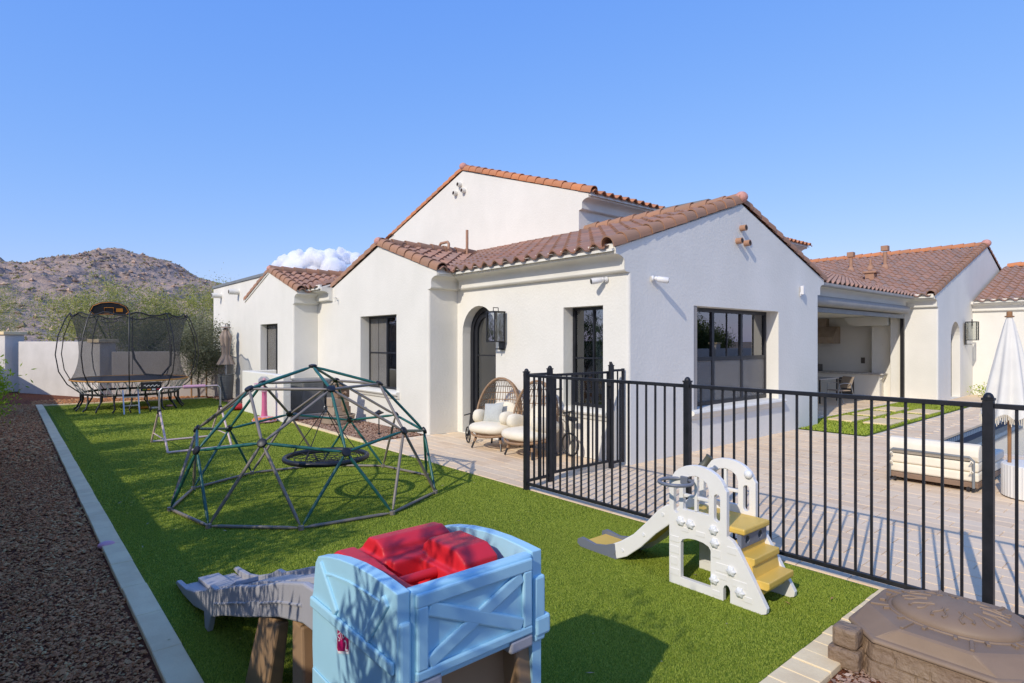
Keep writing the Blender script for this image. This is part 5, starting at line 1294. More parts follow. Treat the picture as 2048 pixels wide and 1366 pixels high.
# stone blocks around the base
def face_blocks(p0, p1, zs, n, t=.007):
    d_ = Vector((p1[0] - p0[0], p1[1] - p0[1], 0)); L = d_.length; d_.normalize(); nr = Vector((d_.y, -d_.x, 0))
    for r_i, (z0, z1) in enumerate(zs):
        cuts = [0] + sorted((i + (.5 if r_i % 2 else .1) + random.uniform(-.15, .15)) / n for i in range(n) if i + (.5 if r_i % 2 else .1) > .3) + [1]
        for a, b_ in zip(cuts[:-1], cuts[1:]):
            if b_ - a < .05: continue
            pa = Vector((*p0, 0)) + d_ * (a * L + .004); pb = Vector((*p0, 0)) + d_ * (b_ * L - .004); k = .02 * (z0 + z1) / .38
            m = MB(); i0 = -nr * (.02 * z0 / .1); i1 = -nr * (.022 * min(z1, .19) / .1)
            o0 = nr * t
            m.add([pa + i0 - nr * .01 + Vector((0, 0, z0)), pb + i0 - nr * .01 + Vector((0, 0, z0)), pb + i1 - nr * .01 + Vector((0, 0, z1)), pa + i1 - nr * .01 + Vector((0, 0, z1)),
                   pa + i0 + o0 + Vector((0, 0, z0)), pb + i0 + o0 + Vector((0, 0, z0)), pb + i1 + o0 + Vector((0, 0, z1)), pa + i1 + o0 + Vector((0, 0, z1))],
                  [(0, 1, 2, 3), (4, 5, 6, 7), (0, 1, 5, 4), (1, 2, 6, 5), (2, 3, 7, 6), (3, 0, 4, 7)])
            m.build('stone_block', 'sandbox_rock', sb, bevel=.006, local=True)
o8 = octo(0, .2)
for i in (0, 7, 5, 1):
    p0, p1 = o8[i], o8[(i + 1) % 8]
    face_blocks(p1, p0, [(.004, .088), (.096, .18)], 3 if i in (0, 5) else 2)
# corner buttresses that stand proud
for sx, sy in ((-1, 1), (-1, -1)):
    m = MB(); cx_, cy_ = sx * .44, sy * .42
    m.box(cx_ - .075, cx_ + .075, cy_ - .085, cy_ + .085, 0, .115); m.build('corner_block', 'sandbox_rock', sb, bevel=.02, local=True)
    m = MB(); m.box(cx_ - .06, cx_ + .065, cy_ - .07, cy_ + .065, .118, .232); m.build('corner_block', 'sandbox_rock', sb, bevel=.02, local=True)
# domed oval with sun-ray ridges
DX, DY, DZ = .245, .315, .085
def dome_z(x, y):
    r2 = (x / DX) ** 2 + (y / DY) ** 2
    return .291 + DZ * max(0, 1 - r2) ** .42
m = MB(); n_ = 40
vs_ = []
for i in range(15):
    rr = math.sin(math.pi / 2 * (1 - i / 14.0))
    for k in range(n_):
        a = 2 * math.pi * k / n_; vs_.append((DX * rr * math.cos(a), DY * rr * math.sin(a), dome_z(DX * rr * math.cos(a) * .9999, DY * rr * math.sin(a) * .9999)))
m.add(vs_, [(i * n_ + k, i * n_ + (k + 1) % n_, (i + 1) * n_ + (k + 1) % n_, (i + 1) * n_ + k) for i in range(14) for k in range(n_)])
dm = m.build('dome', 'sandbox_brown', lid, local=True, smooth=60)
for k in range(22):
    a = 2 * math.pi * k / 22 + .05 * (-1) ** k; pts = []
    for i in range(8):
        rr = .42 + (.36 if k % 2 else .40) * i / 7; aa = a + .06 * math.sin(i * .9) * (-1) ** k
        x, y = DX * rr * math.cos(aa), DY * rr * math.sin(aa); pts.append((x, y, dome_z(x, y) + .0005))
    m = MB(); m.tube(pts, [.0065] * 7 + [.010], 6); m.build('sun_ray_ridge', 'sandbox_brown', lid, local=True, smooth=60)
for k in range(16):
    a = 2 * math.pi * (k + .5) / 16
    x0, y0 = .285 * math.cos(a), .345 * math.sin(a); x1, y1 = .32 * math.cos(a), .375 * math.sin(a)
    m = MB(); m.bar((x0, y0, .300), (x1, y1, .298), .018, .018); m.build('rim_tab', 'sandbox_brown', lid, bevel=.003, local=True)
m = MB(); m.tube([(.275 * math.cos(2 * math.pi * k / 36), .338 * math.sin(2 * math.pi * k / 36), .295) for k in range(36)], .008, 6, True); m.build('rim_ridge', 'sandbox_brown', lid, local=True, smooth=60)
for k in range(8):
    a, b_ = octo(.10)[k], octo(.185, .22)[k]
    m = MB(); m.bar((a[0], a[1], .292), (b_[0] * .93, b_[1] * .97, .299), .018, .016); m.build('lid_rib', 'sandbox_brown', lid, bevel=.003, local=True)

# ------------------------------------------------------------------ trampoline
TC = (2.72, 19.95); AX, AY = 1.42, 1.72
tp = thing('trampoline', 'black oval netted trampoline with a ladder near the garden wall', 'trampoline', (TC[0], TC[1], 0), rz=0)
E_ = lambda a, sx, z: Vector((AX * sx * math.cos(a), AY * sx * math.sin(a), z))
m = MB(); n_ = 48
m.add([E_(2 * math.pi * k / n_, .97, .85) for k in range(n_)], [tuple(range(n_))]); m.build('mat', 'mat_black', tp, local=True, recalc=False)
m = MB(); m.tube([E_(2 * math.pi * k / n_, 1.0, .85) for k in range(n_)], .020, 8, True); m.build('edge_trim', 'orange_trim', tp, local=True, smooth=50)
m = MB(); m.tube([E_(2 * math.pi * k / n_, .82, .47) for k in range(n_)], .032, 8, True); m.build('frame_ring', 'black_metal', tp, local=True, smooth=50)
m = MB()
for k in range(72):
    a = 2 * math.pi * k / 72; s_ = .11 if k % 2 else -.11
    m.tube([E_(a, .98, .84), E_(a + s_, .84, .49)], .009, 5)
m.build('spring_rods', 'white_rod', tp, local=True)
m = MB()
def netp(u_, v_):
    a = 2 * math.pi * u_; w_ = .98 - .13 * math.sin(math.pi * (v_ ** .8)) + .0 * v_
    return E_(a, w_ + .0 * v_, .86 + 1.83 * v_ - .10 * v_ * abs(math.sin(6 * a + .3)))
m.grid(netp, 72, 12); m.build('net', 'net', tp, local=True, smooth=80)
m = MB(); m.tube([netp(k / 72, 1.0) for k in range(72)], .018, 6, True); m.build('net_hem', 'rope', tp, local=True)
for k in range(10):
    a = 2 * math.pi * (k + .2) / 10
    pts = [E_(a, .82, .47), E_(a, 1.05, .75), E_(a, 1.18, 1.1), E_(a, 1.23, 1.55), E_(a, 1.19, 2.05), E_(a, 1.08, 2.5), E_(a, 1.0, 2.68)]
    m = MB(); m.tube(pts, .014, 6); m.build('net_rod', 'black_metal', tp, local=True, smooth=60)
for k in range(10):
    a = 2 * math.pi * (k + .5) / 10; t_ = Vector((-AX * math.sin(a), AY * math.cos(a), 0)).normalized()
    for s_ in (-1, 1):
        b0 = E_(a, .82, .47) + t_ * (.17 * s_)
        m = MB(); m.tube([b0, b0 + Vector((0, 0, -.2)) + t_ * .01 * s_, E_(a, .87, .10) + t_ * (.24 * s_), E_(a, .92, .03) + t_ * (.22 * s_)], .022, 6); m.build('leg', 'black_metal', tp, local=True, smooth=60)
ld = Vector((-.22, -AY * .95, 0))
for s_ in (-.17, .17):
    m = MB(); m.bar(ld + Vector((s_, .12, .62)), ld + Vector((s_, -.12, 0)), .03, .045); m.build('ladder_rail', 'steel', tp, local=True)
for z in (.2, .42):
    m = MB(); m.box(ld.x - .17, ld.x + .17, ld.y - .07 + z * .25, ld.y + .01 + z * .25, z, z + .03); m.build('ladder_rung', 'steel', tp, local=True)
m = MB(); m.box(-.02, .46, -AY * 1.0 - .02, -AY * 1.0, .58, .82); sg_ = m.build('sign_panel', 'mat_black', tp, local=True)
for i, c_ in enumerate(('leaf_bright', 'board_orange', 'white_rod', 'red_bit')):
    m = MB(); m.box(.02 + i * .11, .10 + i * .11, -AY * 1.0 - .026, -AY * 1.0 - .021, .61, .64); m.build('sign_stripe', c_, sg_, local=True)
m = MB(); m.tube([(.05 + .03 * i, -AY - .024, .72 + .03 * math.sin(i * 2.1)) for i in range(13)], .008, 4); m.build('sign_print', 'white_rod', sg_, local=True)
# basketball board on the rim
bb = [(.46 * math.cos(R(t)) * (1 if abs(math.cos(R(t))) > .1 else 1), .30 * math.sin(R(t))) for t in range(0, 181, 20)]
poly = [(-.50, .10), (-.42, .27), (-.22, .37), (.0, .40), (.22, .37), (.42, .27), (.50, .10), (.40, 0), (-.40, 0)]
hb = bpy.data.objects.new('basketball_board', MB().prism(poly, 'y', -.02, .02).mesh('basketball_board', 'mat_black')); col.objects.link(hb); hb.parent = tp
hb.location = (-.42, .75, 2.68); hb.rotation_euler = (R(18), 0, R(-12))
m = MB(); m.tube([(p[0] * .93, -.024, .012 + p[1] * .93) for p in poly], .008, 4, True); m.build('board_line', 'board_orange', hb, local=True)
m = MB(); m.tube([(-.12, -.024, .05), (-.12, -.024, .22), (.10, -.024, .22), (.10, -.024, .05)], .008, 4, True); m.box(.16, .32, -.026, -.02, .10, .2); m.build('board_line', 'board_orange', hb, local=True)
m = MB(); m.tube([(-.0 + .2 * math.cos(R(t)), -.26 + .2 * math.sin(R(t)), -.10) for t in range(0, 360, 20)], .012, 6, True); m.build('rim', 'mat_black', hb, local=True)
# hanging swing bar / flap inside the net
m = MB(); m.tube([(.05, .2, 1.75), (.1, .1, 1.4), (.35, 0, .95), (.75, -.1, .9), (1.0, 0, 1.2), (1.02, .1, 1.8)], .03, 6); m.build('door_flap', 'mat_black', tp, local=True, smooth=60)

# ------------------------------------------------------------------ egg chairs
def egg_chair(label, loc, rz, pillow):
    c_ = thing('egg_chair', label, 'chair', loc, 'egg chairs by the arched door', rz)
    W_ = lambda z: (.45 * math.sqrt(max(0.0, 1 - ((z - .58) / .645) ** 2)) if z > .58 else .45 - .10 * ((.58 - z) / .31) ** 2)    # half width
    xr = lambda z: .10 - .22 * (z - .3)                                               # rim plane leans back (front is +x)
    def sp(z, ph):
        w_ = W_(z); return Vector((xr(z) - .92 * w_ * math.cos(ph), w_ * math.sin(ph), z))
    zs = [.27 + .95 * math.sin(math.pi / 2 * i / 24) for i in range(25)]
    rim = [sp(z, -math.pi / 2) for z in zs] + [sp(z, math.pi / 2) for z in reversed(zs)]
    m = MB(); m.tube(rim, .02, 8, True); m.build('rim', 'wicker', c_, local=True, smooth=60)
    m = MB()
    for k in range(1, 24):
        ph = -math.pi / 2 + math.pi * k / 24; m.tube([sp(z, ph) for z in zs[1:]] + [Vector((xr(1.225), 0, 1.225))], .006, 5)
    m.build('ribs', 'wicker', c_, local=True, smooth=60)
    for z in (.42, .55, .68, .81, .94, 1.06, 1.17):
        m = MB(); m.tube([sp(z, -math.pi / 2 + math.pi * k / 20) for k in range(21)], .008, 5); m.build('hoop', 'wicker', c_, local=True, smooth=60)
    # round seat basket that bulges forward
    m = MB(); m.tube([(.10 + .40 * math.cos(2 * math.pi * k / 32), .42 * math.sin(2 * math.pi * k / 32), .30 - .06 * math.cos(2 * math.pi * k / 32)) for k in range(32)], .022, 8, True); m.build('seat_ring', 'wicker', c_, local=True, smooth=60)
    m = MB(); m.lathe([(.42, .30), (.38, .25), (.25, .22), (.05, .21)], (.06, 0, 0), 28); m.build('basket', 'wicker', c_, local=True, smooth=60)
    m = MB(); m.ell((.12, 0, .36), .41, .42, .11, 28, 12, .75); m.build('seat_cushion', 'cushion', c_, local=True, smooth=80)
    m = MB(); m.ell((-.17, .02, .60), .10, .27, .20, 20, 12, .7, Matrix.Rotation(R(-14), 3, 'Y')); m.build('back_cushion', 'cushion', c_, local=True, smooth=80)
    for s_ in (-1, 1):
        m = MB(); m.ell((.06, s_ * .33, .52), .27, .10, .13, 18, 12, .75, Matrix.Rotation(R(-12), 3, 'Y') @ Matrix.Rotation(s_ * R(-12), 3, 'Z')); m.build('arm_cushion', 'cushion', c_, local=True, smooth=80)
    if pillow:
        m = MB(); n_ = 10
        def pf(sg):
            def f(u_, v_):
                a, b_ = 2 * u_ - 1, 2 * v_ - 1; t = .09 * (1 - a * a) ** .55 * (1 - b_ * b_) ** .55 + .002
                pin = 1 - .10 * (1 - max(abs(a), abs(b_))) * 0 - .07 * (1 - abs(a) * abs(b_)) 
                p = Vector((sg * t, a * .20 * pin, b_ * .20 * pin)); p = Matrix.Rotation(R(-24), 3, 'Y') @ (Matrix.Rotation(R(8), 3, 'X') @ p); return p + Vector((.10, -.04, .60))
            return f
        m.grid(pf(1), n_, n_); m.grid(pf(-1), n_, n_); m.build('throw_pillow', 'pillow_grey', c_, local=True, smooth=80)
    for sx, sy in ((1, 1), (1, -1), (-1, 1), (-1, -1)):
        a = Vector((.06 + sx * .22, sy * .24, .27)); b_ = Vector((.06 + sx * .30, sy * .32, 0))
        m = MB(); m.tube([a, a.lerp(b_, .6)], .020, 8); l_ = m.build('leg', 'black_metal', c_, local=True)
        m = MB(); m.tube([a.lerp(b_, .36), a.lerp(b_, .58)], [.026, .022], 8); m.build('leg_wrap', 'wicker', l_, local=True)
        m = MB(); m.tube([a.lerp(b_, .6), b_], .017, 8); m.build('leg_tip', 'black_metal', l_, local=True)
    m = MB(); m.tube([(.06 + .22 * math.cos(2 * math.pi * k / 24), .24 * math.sin(2 * math.pi * k / 24), .235) for k in range(24)], .013, 6, True); m.build('base_ring', 'black_metal', c_, local=True)
    return c_
egg_chair('wicker egg chair with white cushions and a grey pillow, nearer the arched door', (6.72, 8.22, 0.012), R(195), True)
egg_chair('wicker egg chair with white cushions half hidden behind the fence post', (6.70, 7.26, 0.012), R(183), False)
wh = thing('scooter', 'black spoked wheel of a small scooter beside the left egg chair', 'scooter', (6.55, 8.90, 0.012))
m = MB(); m.tube([(.14 * math.cos(R(t)) * .35, .14 * math.cos(R(t)) * .94, .15 + .14 * math.sin(R(t))) for t in range(0, 360, 15)], .014, 6, True); w_ = m.build('tyre', 'black_plastic', wh, local=True, smooth=50)
m = MB()
for t in range(0, 360, 60): m.tube([(0, 0, .15), (.13 * math.cos(R(t)) * .35, .13 * math.cos(R(t)) * .94, .15 + .13 * math.sin(R(t)))], .009, 5)
m.cyl((-.03, 0, .15), (.03, 0, .15), .025, 10); m.build('spokes', 'black_plastic', wh, local=True)
m = MB(); m.tube([(0.01, 0, .15), (.06, .02, .40), (.09, .03, .55)], .013, 6); m.tube([(0.0, .12, .5), (.1, -.06, .56)], .012, 6); m.build('fork', 'black_plastic', wh, local=True)
ba = thing('bicycle', 'small dark wheeled toy between the right egg chair and the narrow window', 'toy', (7.02, 6.72, 0.012))
m = MB(); m.tube([(0, .18 * math.cos(R(t)), .20 + .18 * math.sin(R(t))) for t in range(0, 360, 15)], .016, 6, True); m.build('tyre', 'black_plastic', ba, local=True, smooth=50)
m = MB(); m.tube([(0, 0, .20), (0, .05, .55), (0, .02, .72)], .014, 6); m.tube([(-.14, .02, .72), (.12, .02, .74)], .014, 6); m.ell((0, -.05, .62), .05, .1, .04, 12, 8); m.build('fork', 'black_plastic', ba, local=True)

# ------------------------------------------------------------------ daybed, drum table, white umbrella
db = thing('daybed', 'white cushioned daybed on a low wooden base, seen from behind', 'daybed', (9.2, 2.3, 0.006))
m = MB(); m.box(.0, 1.55, -.50, .50, .055, .12); m.build('base_board', 'brown_box', db, local=True, bevel=.006)
for y in (-.46, .46):
    m = MB(); m.tube([(-.04, y, .045), (1.55, y, .045)], .022, 8); m.tube([(-.03, y * .88, .045), (1.55, y * .88, .045)], .022, 8); m.build('runner', 'black_metal', db, local=True, smooth=50)
for z0 in (.122, .247):
    m = MB(); m.box(.02, 1.52, -.50, .50, z0, z0 + .122); m.build('seat_cushion', 'cushion', db, local=True, bevel=.03, segs=3)
m = MB(); m.prism([(.04, .375), (.30, .375), (.31, .44), (.26, .55), (.18, .585), (.09, .58), (.03, .53), (.015, .44)], 'y', -.50, .50); m.build('back_bolster', 'cushion', db, local=True, bevel=.03, segs=3)
m = MB(); m.tube([(-.03, .46, .06), (-.035, .46, .40), (-.035, .42, .44), (-.035, -.42, .44), (-.035, -.46, .40), (-.03, -.46, .06)], .016, 8); m.build('back_rail', 'metal_grey', db, local=True, smooth=50)
for y in (-.44, .44):
    for z in (.40, .28):
        m = MB(); m.tube([(-.05, y, z), (-.06, y + .015, z - .03), (-.02, y, z - .05), (-.055, y - .02, z - .02), (-.05, y, z)], .007, 5); m.build('tie', 'cushion', db, local=True)
dt = thing('drum_table', 'white fluted drum table holding the closed umbrella pole', 'table', (9.46, 1.27, 0.006))
m = MB(); m.lathe([(.33, .012), (.345, .015), (.345, .395), (.335, .402), (.05, .403)], (0, 0, 0), 144, wob=lambda a, z: (1 + .012 * math.cos(48 * a)) if .013 < z < .397 else 1); m.build('drum', 'drum_white', dt, local=True, smooth=30)
m = MB(); m.lathe([(.335, 0), (.335, .012)], (0, 0, 0), 40); m.build('foot_ring', 'taupe_steel', dt, local=True)
um = thing('umbrella', 'closed white patio umbrella on a wooden pole by the pool', 'umbrella', (9.40, 1.53, 0.41))
m = MB(); m.cyl((0, 0, -.35), (0, 0, 1.84), .020, 12); m.build('pole', 'wood', um, local=True, smooth=50)
m = MB()
def uf(u_, v_):
    a = 2 * math.pi * u_; r_ = (.025 + .235 * (v_ ** .85)) * (1 + .14 * math.cos(8 * a + 1.5 * v_) * (.25 + v_))
    return Vector((r_ * math.cos(a), r_ * math.sin(a), 1.80 - 1.22 * v_ + .03 * math.cos(8 * a) * v_ * v_))
m.grid(uf, 96, 14); m.build('canopy', 'umbrella_white', um, local=True, smooth=80)
m = MB()
for k in range(120):
    a = 2 * math.pi * k / 120; p = uf(k / 120, 1.0); m.tube([p, p + Vector((.01 * math.cos(a * 7), .01 * math.sin(a * 5), -.09 - .03 * math.sin(k * 1.7)))], .004, 4)
m.build('fringe', 'cushion', um, local=True)
m = MB(); m.lathe([(.045, 0), (.05, .012), (.03, .02), (.03, .045), (.028, .07), (.004, .075)], (0, 0, 1.79), 14); m.build('finial', 'wood', um, local=True, smooth=50)
m = MB(); m.lathe([(.03, 0), (.034, .02), (.03, .04)], (0, 0, .52), 12); m.build('runner_ring', 'brown_box', um, local=True, smooth=50)

# ------------------------------------------------------------------ covered patio kitchen
kc = thing('outdoor_counter', 'white outdoor kitchen counter with stone top under the patio roof', 'counter', (22.0, 7.8, 0.006))
m = MB(); m.box(-.38, .395, -1.0, 2.6, 0, .80); m.build('cabinet', 'stucco', kc, local=True)
m = MB(); m.box(-.44, .395, -1.12, 2.6, .802, .85); m.build('counter_top', 'stone_top', kc, local=True, bevel=.006)
m = MB(); m.prism([(-1.12, .798), (-1.002, .798), (-1.002, .62)], 'x', -.3, .3); m.build('bracket', 'trim', kc, local=True)
m = MB(); m.box(-.40, -.382, -.24, .24, .03, .68); a_ = m.build('fridge_door', 'appliance', kc, local=True, bevel=.004)
m = MB(); m.cyl((-.43, -.2, .60), (-.43, .2, .60), .012, 8); m.build('handle', 'steel', a_, local=True)
m = MB(); m.box(-.40, .1, .95, 1.75, .852, 1.10); m.build('grill', 'appliance', kc, local=True, bevel=.02)
hd = thing('range_hood', 'tan plaster range hood on the shaded patio wall', 'range hood', (22.39, 8.95, 1.83))
m = MB(); m.prism([(0, 0), (-.62, 0), (-.62, .22), (-.28, .62), (0, .62)], 'y', -.68, .75) if False else m.prism([(-.001, 0), (-.62, 0), (-.62, .22), (-.26, .60), (-.001, .60)], 'y', -.68, .75); m.build('hood', 'tan_stone', hd, local=True, bevel=.01)
m = MB(); m.box(-.26, -.002, -.3, .4, .602, .88); m.build('flue', 'tan_stone', hd, local=True)
ou = thing('outlet', 'small dark outlet on the shaded patio wall', 'outlet', (22.385, 7.55, 1.15))
m = MB(); m.box(-.012, .012, -.06, .06, 0, .2); m.build('plate', 'appliance', ou, local=True, bevel=.004)
ch = thing('patio_chair', 'metal framed patio chair with tan slat back under the patio roof', 'chair', (19.0, 7.05, 0.006), rz=R(150))
for s_ in (-.24, .24):
    m = MB(); m.tube([(.28, s_, 0), (.22, s_, .42), (.20, s_, .62), (.05, s_, .66), (-.18, s_, .64), (-.24, s_, .45), (-.34, s_, 0)], .014, 6); m.build('leg', 'steel', ch, local=True, smooth=50)
m = MB(); m.box(-.2, .24, -.22, .22, .42, .445); m.build('seat', 'tan_stone', ch, local=True, bevel=.006)
m = MB(); m.prism([(-.20, .5), (-.17, .5), (-.30, .84), (-.33, .84)], 'y', -.22, .22); m.build('backrest', 'tan_stone', ch, local=True)
tb = thing('patio_table', 'dark legged dining table beside the metal patio chair', 'table', (19.7, 8.0, 0.006))
m = MB(); m.box(-.9, .5, -.5, .9, .72, .75); m.build('table_top', 'stone_top', tb, local=True, bevel=.005)
for x, y in ((-.85, -.45), (.45, -.45), (-.85, .85), (.45, .85)):
    m = MB(); m.box(x - .02, x + .02, y - .02, y + .02, 0, .72); m.build('leg', 'black_metal', tb, local=True)

# ------------------------------------------------------------------ small things by the side wall
ac = thing('air_conditioner', 'grey air conditioner unit behind the low white wall', 'air conditioner', (5.95, 14.9, 0))
m = MB(); m.box(-.36, .42, -.40, .42, .10, .90); m.build('coil_box', 'ac_grey', ac, local=True, bevel=.03)
m = MB()
for i in range(26):
    y = -.37 + i * .03; m.box(-.372, -.358, y, y + .012, .16, .86)
for i in range(25):
    x = -.33 + i * .03; m.box(x, x + .012, -.412, -.398, .16, .86)
m.build('louvres', 'metal_grey', ac, local=True)
m = MB(); m.box(-.37, .43, -.41, .43, .902, .945); m.build('lid', 'metal_grey', ac, local=True, bevel=.01)
m = MB(); m.box(-.5, .5, -.52, .6, -.02, .098); m.build('pad', 'concrete', ac, local=True, bevel=.01)
ft = thing('garden_fountain', 'tan stacked block garden fountain on a round basin near the window', 'fountain', (5.86, 13.05, 0))
m = MB(); m.lathe([(.30, 0), (.36, .03), (.38, .16), (.40, .2), (.36, .21), (.33, .16), (.05, .15)], (0, 0, 0), 28); m.build('basin', 'tan_stone', ft, local=True, smooth=40)
for i, (dx, dy, w_, d_, z0, z1, mt_) in enumerate(((.02, .0, .42, .40, .20, .40, 'tan_stone'), (-.02, .02, .40, .34, .402, .60, 'tan_stone'), (.06, -.02, .30, .30, .602, .80, 'brown_box'), (.02, -.10, .16, .26, .802, .90, 'brown_box'), (.08, -.2, .14, .16, .30, .52, 'brown_box'), (.0, .04, .22, .18, .902, 1.0, 'tan_stone'))):
    m = MB(); m.box(dx - w_ / 2, dx + w_ / 2, dy - d_ / 2, dy + d_ / 2, z0, z1); m.build('block', mt_, ft, local=True, bevel=.015)
m = MB(); m.tube([(.05, -.18, .7), (.05, -.28, .74), (.05, -.36, .71)], .025, 8); m.build('spout', 'brown_box', ft, local=True)
pl = thing('path_light', 'dark mushroom path light in the gravel below the window', 'path light', (5.80, 10.95, 0))
m = MB(); m.cyl((0, 0, -.02), (0, 0, .44), .012, 8); m.build('stem', 'black_metal', pl, local=True)
m = MB(); m.lathe([(.012, .40), (.10, .435), (.102, .445), (.045, .475), (.015, .50)], (0, 0, 0), 18); m.build('hat', 'black_metal', pl, local=True, smooth=40)
m = MB(); m.lathe([(.03, 0), (.03, .02), (.014, .035)], (0, 0, 0), 12); m.build('foot', 'black_metal', pl, local=True)
hp_ = thing('toy_hoop', 'pink toy basketball hoop on an orange and purple base', 'toy hoop', (4.62, 14.35, 0.015))
m = MB(); m.lathe([(.25, 0), (.27, .03), (.22, .10), (.08, .13)], (0, 0, 0), 24, 1, 1.2); m.build('base', 'pink_pale', hp_, local=True, smooth=40)
for k in range(5):
    a = R(190 + k * 30); m = MB(); m.ell((.20 * math.cos(a), .24 * math.sin(a), .06), .075, .075, .065, 12, 8); m.build('base_ball', 'orange_plastic', hp_, local=True, smooth=60)
m = MB(); m.tube([(0, 0, .1), (0, 0, .30), (0, 0, .75)], [.075, .06, .055], 14); m.build('post', 'pink_plastic', hp_, local=True, smooth=50)
m = MB(); m.tube([(0, 0, .70), (0, 0, .80)], .072, 14); m.build('collar', 'pink_pale', hp_, local=True, smooth=50)
m = MB(); m.tube([(0, 0, .78), (0, 0, 1.02)], .03, 10); m.build('neck', 'pink_pale', hp_, local=True)
m = MB(); m.prism([(-.13, .9), (.13, .9), (.13, 1.0), (.07, 1.06), (-.07, 1.06), (-.13, 1.0)], 'y', .03, .05); m.build('backboard', 'white_rod', hp_, local=True, bevel=.006)
m = MB(); m.tube([(-.14 + .1 * math.cos(R(t)), -.04 + .1 * math.sin(R(t)), .90) for t in range(0, 360, 20)], .01, 6, True); m.build('rim', 'pink_pale', hp_, local=True)
m = MB()
for k in range(10):
    a = R(k * 36); m.tube([(-.14 + .1 * math.cos(a), -.04 + .1 * math.sin(a), .90), (-.14 + .06 * math.cos(a + .5), -.04 + .06 * math.sin(a + .5), .72)], .004, 4)
m.build('net', 'white_rod', hp_, local=True)
rd = thing('toy', 'small red toy lying at the corner of the low wall', 'toy', (4.86, 17.3, 0.015))
m = MB(); m.ell((0, 0, .09), .15, .2, .09, 14, 8, .7); m.build('body', 'red_bit', rd, local=True, smooth=60)
m = MB(); m.cyl((-.14, -.1, .05), (-.17, -.1, .05), .05, 12); m.build('wheel', 'black_plastic', rd, local=True)
# pink gymnastics bar
gb = thing('gymnastics_bar', 'pale pink kids gymnastics bar standing on the lawn', 'gymnastics bar', (2.56, 12.0, 0.015))
for x in (-.5, .5):
    m = MB(); m.tube([(x, -.72, .015), (x, -.70, .05), (x, -.06, .64)], .019, 8); m.build('leg', 'pink_steel', gb, local=True, smooth=50)
    m = MB(); m.tube([(x, .72, .015), (x, .70, .05), (x, .06, .64)], .019, 8); m.build('leg', 'pink_steel', gb, local=True, smooth=50)
    m = MB(); m.tube([(x, -.52, .2), (x, .52, .2)], .011, 6); m.build('brace', 'pink_steel', gb, local=True)
    m = MB(); m.tube([(x, 0, .55), (x, 0, .95), (x * .98, 0, 1.02), (x * .9, 0, 1.06)], .016, 8); m.build('upright', 'steel', gb, local=True, smooth=50)
    m = MB(); m.cyl((x, 0, .60), (x, 0, .68), .035, 10); m.build('clamp', 'black_plastic', gb, local=True)
for y in (-.72, .72):
    m = MB(); m.tube([(-.5, y, .02), (.5, y, .02)], .019, 8); m.build('floor_bar', 'pink_steel', gb, local=True)
m = MB(); m.tube([(-.45, 0, 1.06), (.45, 0, 1.06)], .015, 8); m.build('bar', 'pink_steel', gb, local=True)
m = MB(); m.tube([(-.12, 0, 1.06), (.24, 0, 1.06)], .032, 12); m.build('foam_sleeve', 'pink_pale', gb, local=True, smooth=50)
# tan umbrella in its planter, by the far wall
pp = thing('planter', 'dark grey tall planter at the house wall by the lower garden wall', 'planter', (5.42, 20.6, 0))
m = MB(); m.lathe([(.17, 0), (.20, .05), (.24, .80), (.25, .83), (.21, .83), (.19, .75), (.02, .74)], (0, 0, 0), 24); m.build('pot', 'planter_grey', pp, local=True, smooth=40)
m = MB()
for i in range(14): m.lathe([(.203 + .0027 * i, .06 + i * .053), (.207 + .0027 * i, .075 + i * .053), (.204 + .0027 * i, .09 + i * .053)], (0, 0, 0), 24)
m.build('bands', 'planter_grey', pp, local=True)
tu = thing('umbrella', 'closed tan umbrella leaning over the dark planter by the house wall', 'umbrella', (5.42, 20.55, 0.76))
m = MB(); m.cyl((0, 0, -.3), (.0, .06, 1.68), .022, 8); m.build('pole', 'steel', tu, local=True)
def tf(u_, v_):
    a = 2 * math.pi * u_; z = 1.62 - 1.22 * v_
    pr_ = .03 + (.13 * min(1, v_ / .25) if v_ < .3 else (.13 - .05 * math.sin(min(1, (v_ - .3) / .45) * math.pi * .5) if v_ < .75 else .08 + .55 * (v_ - .75)))
    r_ = pr_ * (1 + .18 * math.cos(7 * a)); return Vector((r_ * math.cos(a), .06 * (z + .3) / 1.98 + r_ * math.sin(a), z))
m = MB(); m.grid(tf, 56, 24); m.build('canopy', 'umbrella_tan', tu, local=True, smooth=80)
m = MB(); m.lathe([(.03, 0), (.15, -.02), (.16, -.05)], (0, .05, 1.63), 14); m.cyl((0, .06, 1.62), (0, .06, 1.72), .02, 8); m.build('vent_cap', 'umbrella_tan', tu, local=True, smooth=50)
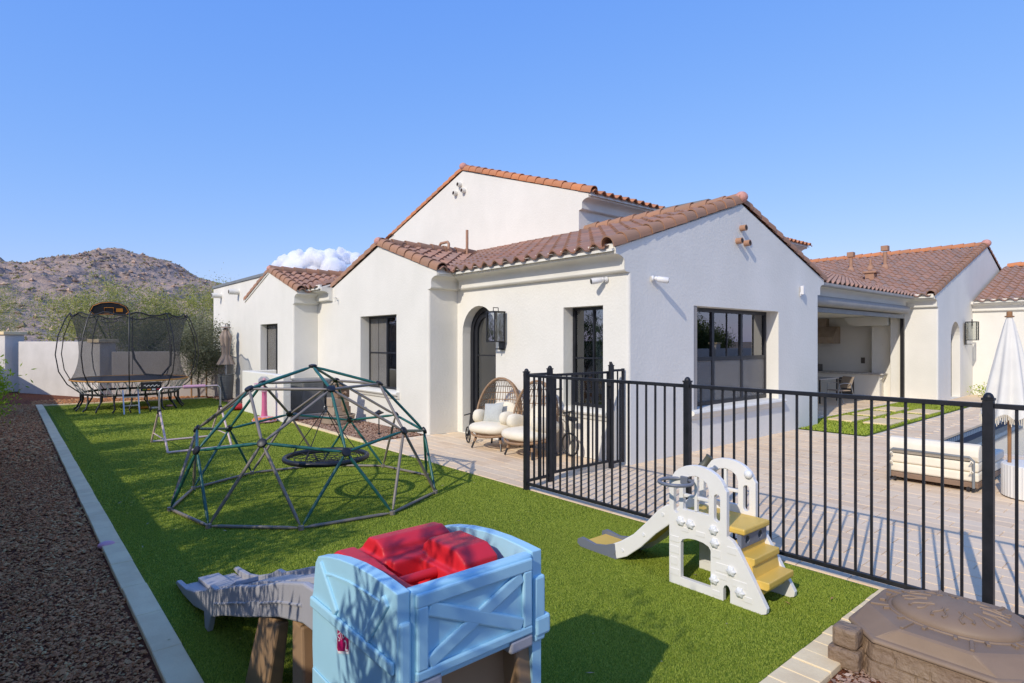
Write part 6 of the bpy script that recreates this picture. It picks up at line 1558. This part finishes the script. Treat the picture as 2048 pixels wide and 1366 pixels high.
# bits lying about
for i, (x, y, s_, mt_, lb) in enumerate([(2.9, 19.3, .07, 'board_orange', 'orange toy piece under the trampoline'), (3.15, 19.1, .06, 'white_device', 'white toy piece under the trampoline ladder'), (3.6, 19.5, .05, 'pink_pale', 'pink toy piece under the right side of the trampoline')]):
    t_ = thing('toy', lb, 'toy', (x, y, 0.02)); m = MB(); m.ell((0, 0, s_ * .4), s_ * 1.6, s_, s_ * .5, 12, 8, .6); m.ell((s_ * 1.5, s_ * .4, s_ * .3), s_ * .6, s_ * .6, s_ * .4, 10, 6); m.build('body', mt_, t_, local=True, smooth=60)
ps = thing('pink_shell', 'pink shell shaped toy lying on the edge of the pale kerb', 'toy', (0.70, 6.55, 0.03))
m = MB(); m.ell((0, 0, 0), .07, .045, .035, 16, 8); m.build('dome', 'pink_pale', ps, local=True, smooth=60)
m = MB(); m.ell((.075, -.02, -.01), .03, .012, .008, 10, 6); m.build('handle', 'brown_box', ps, local=True, smooth=60)
for i in range(9):
    x, y = random.uniform(3.4, 4.8), random.uniform(1.8, 2.6)
    if i < 2:
        m = MB(); m.add([(0, 0, .024), (.03, .006, .03), (.06, .0, .026), (.03, -.006, .028)], [(0, 1, 2, 3)])
        t_ = m.build('fallen_leaf', 'stake'); t_.location = ((4.55, 1.75, 0), (4.25, 1.9, 0))[i]; t_.rotation_euler = (0, 0, i * 1.3)
        tag(t_, ('thin dry leaf on the turf near the sandbox', 'dry leaf on the turf near the yellow steps')[i], 'leaf')

n_ = 150
P = np.stack([rng.uniform(0.7, 4.9, n_), rng.uniform(2.0, 9.0, n_), np.full(n_, .02)], 1); P[:60, 0] = rng.uniform(-0.6, 1.3, 60); P[:60, 2] = .035; P[60:, 2] = .014
d_ = rng.uniform(0, 2 * np.pi, n_); L_ = rng.uniform(.008, .028, n_)[:, None]
dv = np.stack([np.cos(d_), np.sin(d_), rng.uniform(-.1, .4, n_)], 1); sv = np.stack([-np.sin(d_), np.cos(d_), rng.uniform(-.3, .3, n_)], 1)
Vl = np.stack([P - dv * L_, P + sv * L_ * .28, P + dv * L_, P - sv * L_ * .28], 1).reshape(-1, 3)
M('dry_leaf', (0.42, 0.33, 0.20), (0.30, 0.22, 0.13), rough=0.8, nscale=3, island=0.5, c3=[(0.5, 0.42, 0.28), (0.3, 0.2, 0.11), (0.42, 0.4, 0.2)])
tag(np_obj('leaf_litter', Vl, np.arange(n_ * 4).reshape(-1, 4), 'dry_leaf'), 'tiny dry leaves scattered over the turf and the kerb', 'leaf litter', kind='stuff')
